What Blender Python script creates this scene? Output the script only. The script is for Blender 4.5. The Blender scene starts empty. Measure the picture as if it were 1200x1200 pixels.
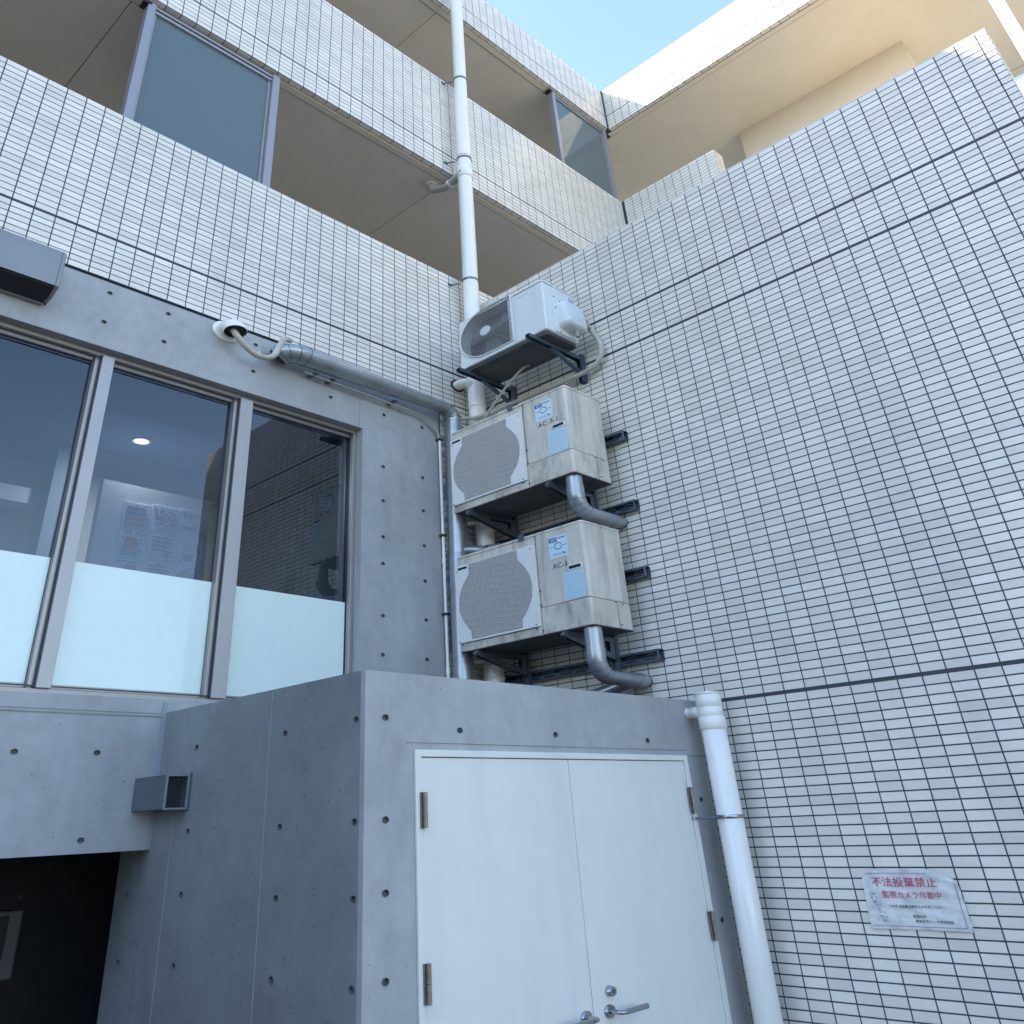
import bpy, bmesh, math, random
from mathutils import Vector, Matrix
random.seed(7)
sc = bpy.context.scene

# ---------------------------------------------------------------- proportions
# The photograph shows this place squat (it is wider than tall compared with real tiles and doors), so the
# whole place is measured in metres and built with these three proportions along its own axes.
U = 1.2
SX, SY, SZ = 1.0684 * U, 1.0 * U, 0.7131 * U
def W(p): return Vector((p[0] * SX, p[1] * SY, p[2] * SZ))

# ---------------------------------------------------------------- camera
CAM = (-3.763, -3.7097, 1.8)
RC = Matrix(((0.72041693, -0.69245717, -0.03876234), (0.35226779, 0.41349077, -0.83960275), (0.59741682, 0.59120931, 0.54181611)))
F, PX, PY = 984.61, 522.62, 324.71          # in 1200ths of the frame
cam_d = bpy.data.cameras.new("camera"); cam = bpy.data.objects.new("camera", cam_d)
sc.collection.objects.link(cam); sc.camera = cam
cam_d.sensor_width = 36; cam_d.lens = 36 * F / 1200
cam_d.shift_x = (600 - PX) / 1200; cam_d.shift_y = (PY - 600) / 1200
cam_d.clip_start = 0.05; cam_d.clip_end = 3000
mw = Matrix((RC[0], -RC[1], -RC[2])).transposed().to_4x4(); mw.translation = W(CAM); cam.matrix_world = mw
def px(p):
    v = RC @ (W(p) - W(CAM)); return (PX + F * v.x / v.z, PY + F * v.y / v.z)

# ---------------------------------------------------------------- world, sun, exposure
sun_v = Vector((-0.95 * SX, 1.0 * SY, 1.62 * SZ)).normalized()     # towards the sun, behind the flats
w = bpy.data.worlds.new("World"); sc.world = w; w.use_nodes = True
nt = w.node_tree; bg = nt.nodes["Background"]
sky = nt.nodes.new("ShaderNodeTexSky"); sky.sky_type = 'NISHITA'; sky.sun_disc = False
sky.sun_elevation = math.asin(sun_v.z); sky.sun_rotation = math.atan2(sun_v.x, sun_v.y)
sky.air_density = 1.0; sky.dust_density = 0.7; sky.ozone_density = 1.0; sky.altitude = 20
nt.links.new(sky.outputs[0], bg.inputs[0]); bg.inputs[1].default_value = 0.15
sd = bpy.data.lights.new("sun", 'SUN'); sun = bpy.data.objects.new("sun", sd); sc.collection.objects.link(sun)
sd.energy = 2.9; sd.angle = math.radians(0.5); sd.color = (1.0, 0.88, 0.68)
sun.rotation_euler = (-sun_v).to_track_quat('-Z', 'Y').to_euler()
sc.view_settings.view_transform = 'Standard'; sc.view_settings.look = 'None'
sc.view_settings.gamma = 1; sc.view_settings.exposure = 2.0; sc.view_settings.use_curve_mapping = False
sc.cycles.max_bounces = 10; sc.cycles.diffuse_bounces = 6; sc.cycles.transparent_max_bounces = 12
sc.cycles.use_denoising = True

# ---------------------------------------------------------------- materials
def mat(name, col, rough=.6, metal=0, spec=.5, vary=0, vscale=3, stain=None, stain_amt=0, stain_scale=(4, 4, 1),
        bump=0, bscale=60, island=0, objr=0, coat=0, speck=0):
    m = bpy.data.materials.new(name); m.use_nodes = True; t = m.node_tree; N = t.nodes; L = t.links
    b = N["Principled BSDF"]; b.inputs["Roughness"].default_value = rough; b.inputs["Metallic"].default_value = metal
    b.inputs["Specular IOR Level"].default_value = spec; b.inputs["Coat Weight"].default_value = coat
    geo = N.new("ShaderNodeNewGeometry")
    c = N.new("ShaderNodeRGB"); c.outputs[0].default_value = (*col, 1); cur = c.outputs[0]
    def noise(scale, detail=6, vec=None, r=.6):
        n = N.new("ShaderNodeTexNoise"); n.inputs["Scale"].default_value = scale; n.inputs["Detail"].default_value = detail
        n.inputs["Roughness"].default_value = r; L.new(vec or geo.outputs["Position"], n.inputs["Vector"]); return n.outputs["Fac"]
    def mulv(cur, fac, lo, hi, a=.3, z=.7):
        r = N.new("ShaderNodeMapRange"); r.inputs[1].default_value = a; r.inputs[2].default_value = z
        r.inputs[3].default_value = lo; r.inputs[4].default_value = hi; L.new(fac, r.inputs[0])
        h = N.new("ShaderNodeMix"); h.data_type = 'RGBA'; h.blend_type = 'MULTIPLY'; h.inputs[0].default_value = 1
        cc = N.new("ShaderNodeCombineColor"); [L.new(r.outputs[0], cc.inputs[k]) for k in range(3)]
        L.new(cur, h.inputs[6]); L.new(cc.outputs[0], h.inputs[7]); return h.outputs[2]
    if vary:
        cur = mulv(cur, noise(vscale, 7), 1 - vary, 1 + vary)
        cur = mulv(cur, noise(vscale * 9, 4), 1 - vary * .45, 1 + vary * .45)
    if island: cur = mulv(cur, geo.outputs["Random Per Island"], 1 - island, 1 + island * .4, 0, 1)
    if objr:
        oi = N.new("ShaderNodeObjectInfo"); cur = mulv(cur, oi.outputs["Random"], 1 - objr, 1 + objr * .4, 0, 1)
    if stain:
        mp = N.new("ShaderNodeMapping"); mp.inputs["Scale"].default_value = stain_scale; L.new(geo.outputs["Position"], mp.inputs["Vector"])
        f = noise(1, 8, mp.outputs[0], .65)
        r = N.new("ShaderNodeMapRange"); r.inputs[1].default_value = .48; r.inputs[2].default_value = .75
        r.inputs[3].default_value = 0; r.inputs[4].default_value = stain_amt; L.new(f, r.inputs[0])
        h = N.new("ShaderNodeMix"); h.data_type = 'RGBA'; L.new(r.outputs[0], h.inputs[0]); L.new(cur, h.inputs[6])
        h.inputs[7].default_value = (*stain, 1); cur = h.outputs[2]
    if speck:   # small air holes
        v = N.new("ShaderNodeTexVoronoi"); v.inputs["Scale"].default_value = 34; L.new(geo.outputs["Position"], v.inputs["Vector"])
        n2 = noise(2.3, 3)
        th = N.new("ShaderNodeMath"); th.operation = 'MULTIPLY'; L.new(n2, th.inputs[0]); th.inputs[1].default_value = speck
        lt = N.new("ShaderNodeMath"); lt.operation = 'LESS_THAN'; L.new(v.outputs["Distance"], lt.inputs[0]); L.new(th.outputs[0], lt.inputs[1])
        g2 = N.new("ShaderNodeSeparateColor"); L.new(v.outputs["Color"], g2.inputs[0])
        gt = N.new("ShaderNodeMath"); gt.operation = 'GREATER_THAN'; L.new(g2.outputs[0], gt.inputs[0]); gt.inputs[1].default_value = .9
        mm = N.new("ShaderNodeMath"); mm.operation = 'MULTIPLY'; L.new(lt.outputs[0], mm.inputs[0]); L.new(gt.outputs[0], mm.inputs[1])
        h = N.new("ShaderNodeMix"); h.data_type = 'RGBA'; L.new(mm.outputs[0], h.inputs[0]); L.new(cur, h.inputs[6])
        h.inputs[7].default_value = (col[0] * .3, col[1] * .3, col[2] * .3, 1); cur = h.outputs[2]
    L.new(cur, b.inputs["Base Color"])
    if bump:
        bp = N.new("ShaderNodeBump"); bp.inputs["Strength"].default_value = bump; bp.inputs["Distance"].default_value = .004
        L.new(noise(bscale, 5), bp.inputs["Height"]); L.new(bp.outputs[0], b.inputs["Normal"])
    return m
def emit(name, col, s):
    m = mat(name, col); b = m.node_tree.nodes["Principled BSDF"]
    b.inputs["Emission Color"].default_value = (*col, 1); b.inputs["Emission Strength"].default_value = s; return m
def glass(name, tint, refl=1.0, milk=0, milk_col=(.3, .35, .38), ior=1.6):
    m = bpy.data.materials.new(name); m.use_nodes = True; t = m.node_tree; N = t.nodes; L = t.links
    N.remove(N["Principled BSDF"]); out = N["Material Output"]
    tr = N.new("ShaderNodeBsdfTransparent"); tr.inputs[0].default_value = (*tint, 1)
    gl = N.new("ShaderNodeBsdfGlossy"); gl.inputs["Roughness"].default_value = .004; gl.inputs[0].default_value = (refl, refl, refl, 1)
    fr = N.new("ShaderNodeFresnel"); fr.inputs[0].default_value = ior
    mx = N.new("ShaderNodeMixShader"); L.new(fr.outputs[0], mx.inputs[0])
    base = tr.outputs[0]; ge = N.new('ShaderNodeNewGeometry'); sb = N.new('ShaderNodeMath'); sb.operation = 'SUBTRACT'; sb.inputs[0].default_value = 1
    L.new(ge.outputs['Backfacing'], sb.inputs[1]); mu_ = N.new('ShaderNodeMath'); mu_.operation = 'MULTIPLY'; L.new(fr.outputs[0], mu_.inputs[0]); L.new(sb.outputs[0], mu_.inputs[1]); L.new(mu_.outputs[0], mx.inputs[0])
    if milk:
        df = N.new("ShaderNodeBsdfDiffuse"); df.inputs[0].default_value = (*milk_col, 1)
        m2 = N.new("ShaderNodeMixShader"); m2.inputs[0].default_value = milk; L.new(tr.outputs[0], m2.inputs[1]); L.new(df.outputs[0], m2.inputs[2]); base = m2.outputs[0]
    L.new(base, mx.inputs[1]); L.new(gl.outputs[0], mx.inputs[2]); L.new(mx.outputs[0], out.inputs[0]); return m

TILE = mat("glazed_tile", (.86, .80, .715), rough=.3, island=.11, objr=.12, stain=(.42, .40, .37), stain_amt=.24, stain_scale=(2.2, 2.2, .5), vary=.03, vscale=1.5)
TILE_W = mat("glazed_tile_sun_tint", (.84, .78, .67), rough=.33, island=.08, objr=.08, vary=.04, vscale=1.5)  # wing tiles: the sunlight's cream warmth is mixed into their colour
JOINT = mat("dark_mortar", (.058, .07, .085), rough=.9, vary=.25, vscale=5)
SEAL = mat("joint_sealant", (.045, .055, .07), rough=.6)
CONC = mat("cast_concrete", (.385, .385, .385), rough=.55, vary=.17, vscale=1.6, stain=(.22, .23, .25), stain_amt=.3, stain_scale=(5, 5, 1.1), bump=.35, bscale=70, speck=.20)
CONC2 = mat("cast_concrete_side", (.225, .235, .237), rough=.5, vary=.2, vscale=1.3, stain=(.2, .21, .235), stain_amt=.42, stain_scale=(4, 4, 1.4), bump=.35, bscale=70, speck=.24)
MORTAR = mat("plug_mortar", (.13, .135, .14), rough=.85, vary=.2, vscale=30)
SEAM = mat("form_seam", (.31, .32, .33), rough=.8)
PLASTER = mat("cream_plaster", (.76, .68, .555), rough=.85, vary=.04, vscale=2, bump=.5, bscale=160)
CEIL = mat("balcony_soffit", (.74, .68, .60), rough=.9, vary=.05, vscale=2, bump=.6, bscale=200)
PVC = mat("white_pvc", (.86, .83, .77), rough=.14, vary=.03, stain=(.55, .55, .5), stain_amt=.18, stain_scale=(6, 6, 1))
PVC_G = mat("grey_pvc", (.42, .42, .41), rough=.4)
STEEL = mat("galvanised_steel", (.17, .20, .24), rough=.38, metal=.75, vary=.15, vscale=9, stain=(.25, .22, .2), stain_amt=.3, stain_scale=(9, 9, 3))  # base toned down to deepen the shade around the unit brackets
DUCT = mat("duct_jacket", (.40, .42, .44), rough=.33, metal=.6, vary=.12, vscale=7, stain=(.24, .22, .2), stain_amt=.45, stain_scale=(5, 5, 3))
DSTEEL = mat("dull_channel_steel", (.12, .155, .20), rough=.45, metal=.6, vary=.3, vscale=14)
BLACK = mat("black_void", (.012, .013, .016), rough=.7)
RUBBER = mat("black_rubber", (.03, .03, .035), rough=.6)
ALU = mat("window_aluminium", (.36, .325, .305), rough=.38, metal=.45, vary=.05, vscale=5)
ALU_L = mat("mullion_face", (.40, .375, .37), rough=.4, metal=.3, vary=.04)
ALU_D = mat("post_aluminium", (.33, .32, .34), rough=.42, metal=.4)
GASKET = mat("gasket", (.03, .03, .035), rough=.5)
GLASS = glass("window_glass", (.50, .60, .74), refl=1.0, ior=1.72)
SCREEN = glass("screen_glass", (.45, .52, .55), refl=.9, milk=.55, milk_col=(.20, .26, .28), ior=1.5)
FROST = mat("frosted_film", (.74, .84, .78), rough=.45, vary=.03, vscale=1.2)
FROST.node_tree.nodes["Principled BSDF"].inputs["Coat Weight"].default_value = .6
DOORW = mat("door_paint", (.77, .745, .69), rough=.42, vary=.03, vscale=1.2, stain=(.50, .53, .55), stain_amt=.28, stain_scale=(6, 6, .8))
BRASS = mat("weathered_hinge", (.25, .215, .17), rough=.4, metal=.6, vary=.3, vscale=30)
CHROME = mat("satin_steel", (.42, .43, .45), rough=.25, metal=.95)
IVORY = mat("ivory_casing", (.64, .59, .51), rough=.45, vary=.1, vscale=4, stain=(.25, .225, .20), stain_amt=.8, stain_scale=(12, 12, 1.5))
IVORY2 = mat("ivory_skirt", (.60, .545, .465), rough=.5, vary=.12, vscale=5, stain=(.20, .165, .14), stain_amt=1, stain_scale=(9, 9, 4))
PANELW = mat("fan_panel_white", (.78, .76, .73), rough=.4, vary=.03, vscale=4)
CASEW = mat("white_casing", (.72, .75, .74), rough=.38, vary=.04, vscale=4, stain=(.5, .52, .5), stain_amt=.3, stain_scale=(8, 8, 2))
COVERW = mat("cover_plastic", (.66, .69, .70), rough=.35, stain=(.28, .25, .22), stain_amt=.35, stain_scale=(6, 6, 9))
WIRE = mat("guard_wire", (.64, .61, .57), rough=.4)
WIRE2 = mat("ring_wire", (.36, .365, .37), rough=.35)
CAVITY = mat("fan_cavity", (.08, .085, .10), rough=.6)
CAVITY_D = mat("fan_cavity_dark", (.035, .037, .04), rough=.6)
FAN = mat("fan_blade", (.13, .135, .15), rough=.4)
UNDER = mat("unit_underside", (.06, .063, .068), rough=.6, vary=.2, vscale=6, stain=(.10, .08, .07), stain_amt=.6, stain_scale=(8, 8, 8))  # darkened so the colour carries the deep shade beneath the units
HOSE = mat("insulation_tape", (.50, .46, .39), rough=.7, vary=.15, vscale=14, bump=1, bscale=50)
HOSEG = mat("drain_hose", (.35, .33, .30), rough=.6, vary=.15, vscale=14)
INK = mat("black_ink", (.04, .045, .06), rough=.6)
BLUE = mat("blue_print", (.025, .10, .28), rough=.5)
STICK = mat("sticker_paper", (.62, .76, .86), rough=.35)
PAPER = mat("rating_label", (.52, .68, .76), rough=.4, vary=.05, vscale=20)
HOODM = mat("hood_metal", (.26, .262, .27), rough=.42, metal=.25, vary=.05)
VENTM = mat("vent_box_metal", (.13, .155, .18), rough=.45, metal=.3, vary=.08)
SIGNM = mat("laminated_sheet", (.76, .75, .72), rough=.2, vary=.12, vscale=11, stain=(.30, .35, .40), stain_amt=.6, stain_scale=(14, 14, 14))
PURPLE = mat("magenta_print", (.50, .05, .13), rough=.5)
PURPLE2 = mat("border_print", (.20, .12, .26), rough=.5)
ASPH = mat("concrete_paving", (.17, .165, .15), rough=.9, vary=.12, vscale=3)
ROOFM = mat("roof_deck", (.66, .62, .55), rough=.9, vary=.1)
RWALL = mat("room_wall", (.70, .68, .64), rough=.8)
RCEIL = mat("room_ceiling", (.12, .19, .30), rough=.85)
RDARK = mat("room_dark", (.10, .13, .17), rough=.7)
POSTER = mat("poster_paper", (.74, .75, .80), rough=.6)
P_RED = mat("poster_red", (.55, .07, .10), rough=.6)
P_BLUE = mat("poster_blue", (.05, .09, .22), rough=.6)
P_GREEN = mat("poster_green", (.30, .42, .34), rough=.6)
LAMP = emit("lamp_glow", (1.0, .80, .40), 1.1)

# ---------------------------------------------------------------- builders
class MB:
    def __init__(s): s.v = []; s.f = []; s.sm = []
    def add(s, vs, fs, smooth=False):
        o = len(s.v); s.v += [tuple(p) for p in vs]; s.f += [tuple(o + i for i in f) for f in fs]; s.sm += [smooth] * len(fs); return s
    def box(s, x0, x1, y0, y1, z0, z1):
        x0, x1 = min(x0, x1), max(x0, x1); y0, y1 = min(y0, y1), max(y0, y1); z0, z1 = min(z0, z1), max(z0, z1)
        return s.add([(x, y, z) for z in (z0, z1) for y in (y0, y1) for x in (x0, x1)],
                     [(0, 2, 3, 1), (4, 5, 7, 6), (0, 1, 5, 4), (2, 6, 7, 3), (0, 4, 6, 2), (1, 3, 7, 5)])
    def tube(s, pts, r, n=20, caps=True, close=False):
        P = [Vector(p) for p in pts]; R = r if isinstance(r, (list, tuple)) else [r] * len(P)
        rings = []; up = None
        for i, p in enumerate(P):
            a = P[max(i - 1, 0)]; b = P[min(i + 1, len(P) - 1)]; t = (b - a).normalized()
            if up is None:
                up = Vector((0, 0, 1)) if abs(t.z) < .9 else Vector((1, 0, 0))
            u = (up - t * up.dot(t)).normalized(); w_ = t.cross(u); up = u
            rings.append([p + (u * math.cos(2 * math.pi * k / n) + w_ * math.sin(2 * math.pi * k / n)) * R[i] for k in range(n)])
        vs = [q for r_ in rings for q in r_]
        fs = [(i * n + k, i * n + (k + 1) % n, (i + 1) * n + (k + 1) % n, (i + 1) * n + k) for i in range(len(P) - 1) for k in range(n)]
        s.add(vs, fs, True)
        if caps: s.add(rings[0], [tuple(range(n))[::-1]]); s.add(rings[-1], [tuple(range(n))])
        return s
    def cyl(s, a, b, r, n=24, caps=True): return s.tube([a, b], r, n, caps)
    def prism(s, poly, ax, a, b):
        n = len(poly)
        def P(u, v, t): return {0: (t, u, v), 1: (u, t, v), 2: (u, v, t)}[ax]
        s.add([P(u, v, a) for u, v in poly] + [P(u, v, b) for u, v in poly],
              [tuple(range(n))[::-1], tuple(range(n, 2 * n))] + [(i, (i + 1) % n, n + (i + 1) % n, n + i) for i in range(n)]); return s
    def build(s, name, m, parent=None, bevel=0, seg=2, fix=True):
        org = parent["_o"] if parent is not None else (0, 0, 0)
        me = bpy.data.meshes.new(name); me.from_pydata([W(Vector(p) - Vector(org)) for p in s.v], [], s.f)
        me.polygons.foreach_set("use_smooth", s.sm)
        if fix:
            bm = bmesh.new(); bm.from_mesh(me); bmesh.ops.recalc_face_normals(bm, faces=bm.faces); bm.to_mesh(me); bm.free()
        me.materials.append(m); o = bpy.data.objects.new(name, me); sc.collection.objects.link(o)
        o["_o"] = tuple(org)
        if parent is not None: o.parent = parent
        if bevel:
            b = o.modifiers.new("bevel", 'BEVEL'); b.width = bevel * U; b.segments = seg; b.limit_method = 'ANGLE'; b.angle_limit = math.radians(40)
            b.harden_normals = False
        return o
def pieces(name, m, parent, boxes, bevel=0):
    return [MB().box(*b).build(name, m, parent, bevel=bevel) for b in boxes]
def thing(name, label, cat, loc=(0, 0, 0), group=None):
    o = bpy.data.objects.new(name, None); sc.collection.objects.link(o); o.location = W(loc); o["_o"] = tuple(loc)
    o.empty_display_size = .2; o["label"] = label; o["category"] = cat
    if group: o["group"] = group
    return o
def tag(o, label, cat, group=None):
    o["label"] = label; o["category"] = cat
    if group: o["group"] = group
    return o
def structure(o): o["kind"] = "structure"; return o
def stuff(o): o["kind"] = "stuff"; return o
def arc(c, r, a0, a1, n, f): return [f(c[0] + r * math.cos(math.radians(a0 + (a1 - a0) * i / n)), c[1] + r * math.sin(math.radians(a0 + (a1 - a0) * i / n))) for i in range(n + 1)]
def smooth_path(pts, n=8):
    P = [Vector(p) for p in pts]; P = [P[0] * 2 - P[1]] + P + [P[-1] * 2 - P[-2]]; out = []
    for i in range(1, len(P) - 2):
        for k in range(n):
            t = k / n; a, b, c, d = P[i - 1], P[i], P[i + 1], P[i + 2]
            out.append(.5 * ((2 * b) + (c - a) * t + (2 * a - 5 * b + 4 * c - d) * t * t + (3 * b - 3 * c + d - a) * t ** 3))
    out.append(P[-2]); return out
def shape_text(body, name, m, parent, origin, ax_u, ax_v, width=None, height=None, depth=.0008, bold=0):
    """flat print: the words as a thin mesh; ax_u, ax_v are unit directions of the line and of its upright"""
    cu = bpy.data.curves.new("t", 'FONT'); cu.body = body; cu.size = 1; cu.extrude = 0.0; cu.offset = bold
    cu.resolution_u = 3
    o = bpy.data.objects.new("t", cu); sc.collection.objects.link(o)
    bpy.context.view_layer.update(); dg = bpy.context.evaluated_depsgraph_get()
    me = bpy.data.meshes.new_from_object(o.evaluated_get(dg)); bpy.data.objects.remove(o); bpy.data.curves.remove(cu)
    if not me.vertices: return None
    xs = [v.co.x for v in me.vertices]; ys = [v.co.y for v in me.vertices]
    x0, y0 = min(xs), min(ys); sx = width / (max(xs) - x0); sy = height / (max(ys) - y0) if height else sx
    org = Vector(parent["_o"]); u, v_, o3 = Vector(ax_u), Vector(ax_v), Vector(origin)
    for v in me.vertices:
        v.co = W(o3 + u * ((v.co.x - x0) * sx) + v_ * ((v.co.y - y0) * sy) - org)
    me.materials.clear(); me.materials.append(m)
    ob = bpy.data.objects.new(name, me); sc.collection.objects.link(ob); ob.parent = parent; ob["_o"] = tuple(org); return ob
def bore(o, holes, r, ax, depth):
    """sink round holes of radius r into a flat mesh part; the cutter is applied and thrown away"""
    mb = MB(); a = r; n = 14; org = o["_o"]
    for h in holes:
        p = Vector(h); q = p.copy(); q[ax] += depth; p[ax] -= .02
        mb.cyl(p, q, r, n)
    c = mb.build("cutter", BLACK); bpy.context.view_layer.update()
    md = o.modifiers.new("b", 'BOOLEAN'); md.operation = 'DIFFERENCE'; md.object = c; md.solver = 'EXACT'
    bpy.context.view_layer.update(); dg = bpy.context.evaluated_depsgraph_get()
    me = bpy.data.meshes.new_from_object(o.evaluated_get(dg)); o.modifiers.remove(md); o.data = me
    bpy.data.objects.remove(c)
PLUG = {}
def tie_holes(parent, holes, ax, sign):
    """round form-tie recesses: a mortar cup in each sunk hole"""
    r = .0118
    if (ax, sign) not in PLUG:
        mb = MB(); n = 14
        def P(a, rr, d):
            u, v = rr * math.cos(a), rr * math.sin(a); return {0: (d, u, v), 1: (u, d, v)}[ax]
        ring = [[P(2 * math.pi * k / n, rr, sign * d) for k in range(n)] for rr, d in ((r * 1.16, -.0016), (r * .985, -.0012), (r * .97, .0095), (r * .45, .0115))]
        vs = sum(ring, []); fs = [(j * n + k, j * n + (k + 1) % n, (j + 1) * n + (k + 1) % n, (j + 1) * n + k) for j in range(3) for k in range(n)] + [tuple(3 * n + k for k in range(n))]
        mb.add(vs, fs); me = bpy.data.meshes.new("tie_hole"); me.from_pydata([W(p) for p in mb.v], [], mb.f)
        bm = bmesh.new(); bm.from_mesh(me); bmesh.ops.recalc_face_normals(bm, faces=bm.faces); bm.to_mesh(me); bm.free()
        me.materials.append(MORTAR); PLUG[(ax, sign)] = me
    for h in holes:
        o = bpy.data.objects.new("tie_hole", PLUG[(ax, sign)]); sc.collection.objects.link(o); o.parent = parent
        o.location = W(Vector(h) - Vector(parent["_o"]))

# ------------------------------------------------ tiles: 95 x 45 mm, stack bond, real joints
JW = .0060
TM = {}
def tile_mesh(ax, sgn, wu, wv, var, m, key):
    """ax: axis the face points along (0: -x faces, 1: -y faces). A thin box, its edge a little eased."""
    k = (ax, sgn, round(wu, 4), round(wv, 4), var, key)
    if k in TM: return TM[k]
    rnd = random.Random(hash((ax, var)) & 1023)
    t = .0022; e = .0008; d = [t + rnd.uniform(-.0004, .0004) for _ in range(4)]
    u, v = wu / 2, wv / 2
    def P(a, b, n): return {0: (sgn * n, a, b), 1: (a, sgn * n, b), 2: (a, b, sgn * n)}[ax]
    c = [(-u, -v), (u, -v), (u, v), (-u, v)]; ci = [(-u + e, -v + e), (u - e, -v + e), (u - e, v - e), (-u + e, v - e)]
    vs = [P(a, b, 0) for a, b in c] + [P(a, b, t - e * .6) for a, b in c] + [P(a, b, d[i]) for i, (a, b) in enumerate(ci)]
    fs = [(8, 9, 10, 11)] + [(i, (i + 1) % 4, 4 + (i + 1) % 4, 4 + i) for i in range(4)] + [(4 + i, 4 + (i + 1) % 4, 8 + (i + 1) % 4, 8 + i) for i in range(4)]
    me = bpy.data.meshes.new("tile"); me.from_pydata([W(p) for p in vs], [], fs)
    bm = bmesh.new(); bm.from_mesh(me); bmesh.ops.recalc_face_normals(bm, faces=bm.faces)
    f0 = bm.faces[:]; bm.faces.ensure_lookup_table()
    nrm = Vector([0, 0, 0]); nrm[ax] = sgn
    if bm.faces[0].normal.dot(nrm) < 0: bmesh.ops.reverse_faces(bm, faces=bm.faces[:])
    bm.to_mesh(me); bm.free(); me.materials.append(m); TM[k] = me; return me
JWV = .0070
def tile_list(ax, sgn, plane, us, rows):
    """tiles between successive joints us and (z0, z1) rows -> (ax, sgn, centre, wu, wv)"""
    out = []
    for a, b in zip(us[:-1], us[1:]):
        for z0, z1 in rows:
            c = {0: (plane, (a + b) / 2, (z0 + z1) / 2), 1: ((a + b) / 2, plane, (z0 + z1) / 2), 2: ((a + b) / 2, (z0 + z1) / 2, plane)}[ax]
            out.append((ax, sgn, c, b - a - JW, z1 - z0 - (JWV if ax < 2 else JW)))
    return out
def tile_px(t):
    ax, sgn, c, wu, wv = t; v = RC @ (W(c) - W(CAM))
    if v.z < .3: return 0
    u0 = list(c); u1 = list(c); v0 = list(c); v1 = list(c); i, j = [(1, 2), (0, 2), (0, 1)][ax]
    u0[i] -= wu / 2; u1[i] += wu / 2; v0[j] -= wv / 2; v1[j] += wv / 2
    x, y = px(c)
    if not (-15 < x < 1215 and -15 < y < 1215): return 0
    a, b, c_, d = px(u0), px(u1), px(v0), px(v1)
    if math.hypot(b[0] - a[0], b[1] - a[1]) < 10: return 0
    return abs((b[0] - a[0]) * (d[1] - c_[1]) - (b[1] - a[1]) * (d[0] - c_[0]))
def lay_tiles(parent, tiles, limit, m, hidden=None):
    sc_ = [(tile_px(t) if not (hidden and hidden(t)) else 0, i) for i, t in enumerate(tiles)]
    sc_.sort(reverse=True); big = {i for s, i in sc_[:limit] if s > 0}
    org = Vector(parent["_o"]); rest = MB(); rest_v = []; rest_f = []
    for i, (ax, sgn, c, wu, wv) in enumerate(tiles):
        me = tile_mesh(ax, sgn, wu, wv, random.randrange(8), m, m.name)
        if i in big:
            o = bpy.data.objects.new("tile", me); sc.collection.objects.link(o); o.parent = parent; o.location = W(Vector(c) - org)
        else:
            b = len(rest_v); l = W(Vector(c) - org)
            rest_v += [v.co + l for v in me.vertices]; rest_f += [tuple(b + k for k in p.vertices) for p in me.polygons]
    if rest_v:
        me = bpy.data.meshes.new("tile_field"); me.from_pydata(rest_v, [], rest_f); me.materials.append(m)
        o = bpy.data.objects.new("tile_field", me); sc.collection.objects.link(o); o.parent = parent; stuff(o)
def rows_between(z0, z1, n): h = (z1 - z0) / n; return [(z0 + h * k, z0 + h * (k + 1)) for k in range(n)]
def joints(start, step, a, b):
    k0 = math.ceil((a - start) / step + .02); out = [a]; k = k0
    while start + k * step < b - .012: out.append(start + k * step); k += 1
    if out[1] - out[0] < .012: out.pop(1)
    return out + [b]
XJ = lambda a, b: joints(-3.029, .1, a, b)

# ================================================================= THE SETTING
structure(MB().box(-800, 800, -800, 800, -.5, 0).build("ground", ASPH))

house = thing("added_shade_house", "plain grey rendered house added out of view to shade the lower walls", "house", (-12, -7, 0))  # unseen house added to hold low sky light off the lower walls
HM = mat("grey_render", (.24, .23, .22), rough=.9, vary=.1)
MB().box(-17, -9.0, -13, -2.5, 0, 4.3).build("wall", HM, house)
MB().box(-17.2, -8.8, -13.2, -2.3, 4.3, 4.5).build("roof", mat("roof_sheet", (.12, .12, .13)), house)
for y_ in (-11, -8, -5):
    f_ = MB().box(-9.0, -8.96, y_ - .8, y_ + .8, 1.2, 2.6).build("window", ALU, house); MB().box(-8.965, -8.95, y_ - .74, y_ + .74, 1.26, 2.54).build("pane", BLACK, f_)
    f_ = MB().box(-9.0, -8.96, y_ - .8, y_ + .8, 3.1, 4.0).build("window", ALU, house); MB().box(-8.965, -8.95, y_ - .74, y_ + .74, 3.16, 3.94).build("pane", BLACK, f_)

# ================================================================= THE FLATS (facade on y = 0, wing on x = 2.33)
X2 = 2.33; ZA0, ZAT, ZA1 = 5.117, 5.459, 6.605; ZM0, ZMT, ZM1 = 8.045, 8.32, 9.53; ZR0, ZRT, ZR1 = 11.02, 11.30, 11.87
flats = thing("apartment_building", "apartment building with white tiled balcony parapets over a bare concrete ground floor with windows", "building", (-2, 0, 0))
XL = -14
T = .0022
def body(name, m, *b, bevel=0): return MB().box(*b).build(name, m, flats, bevel=bevel)
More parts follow.
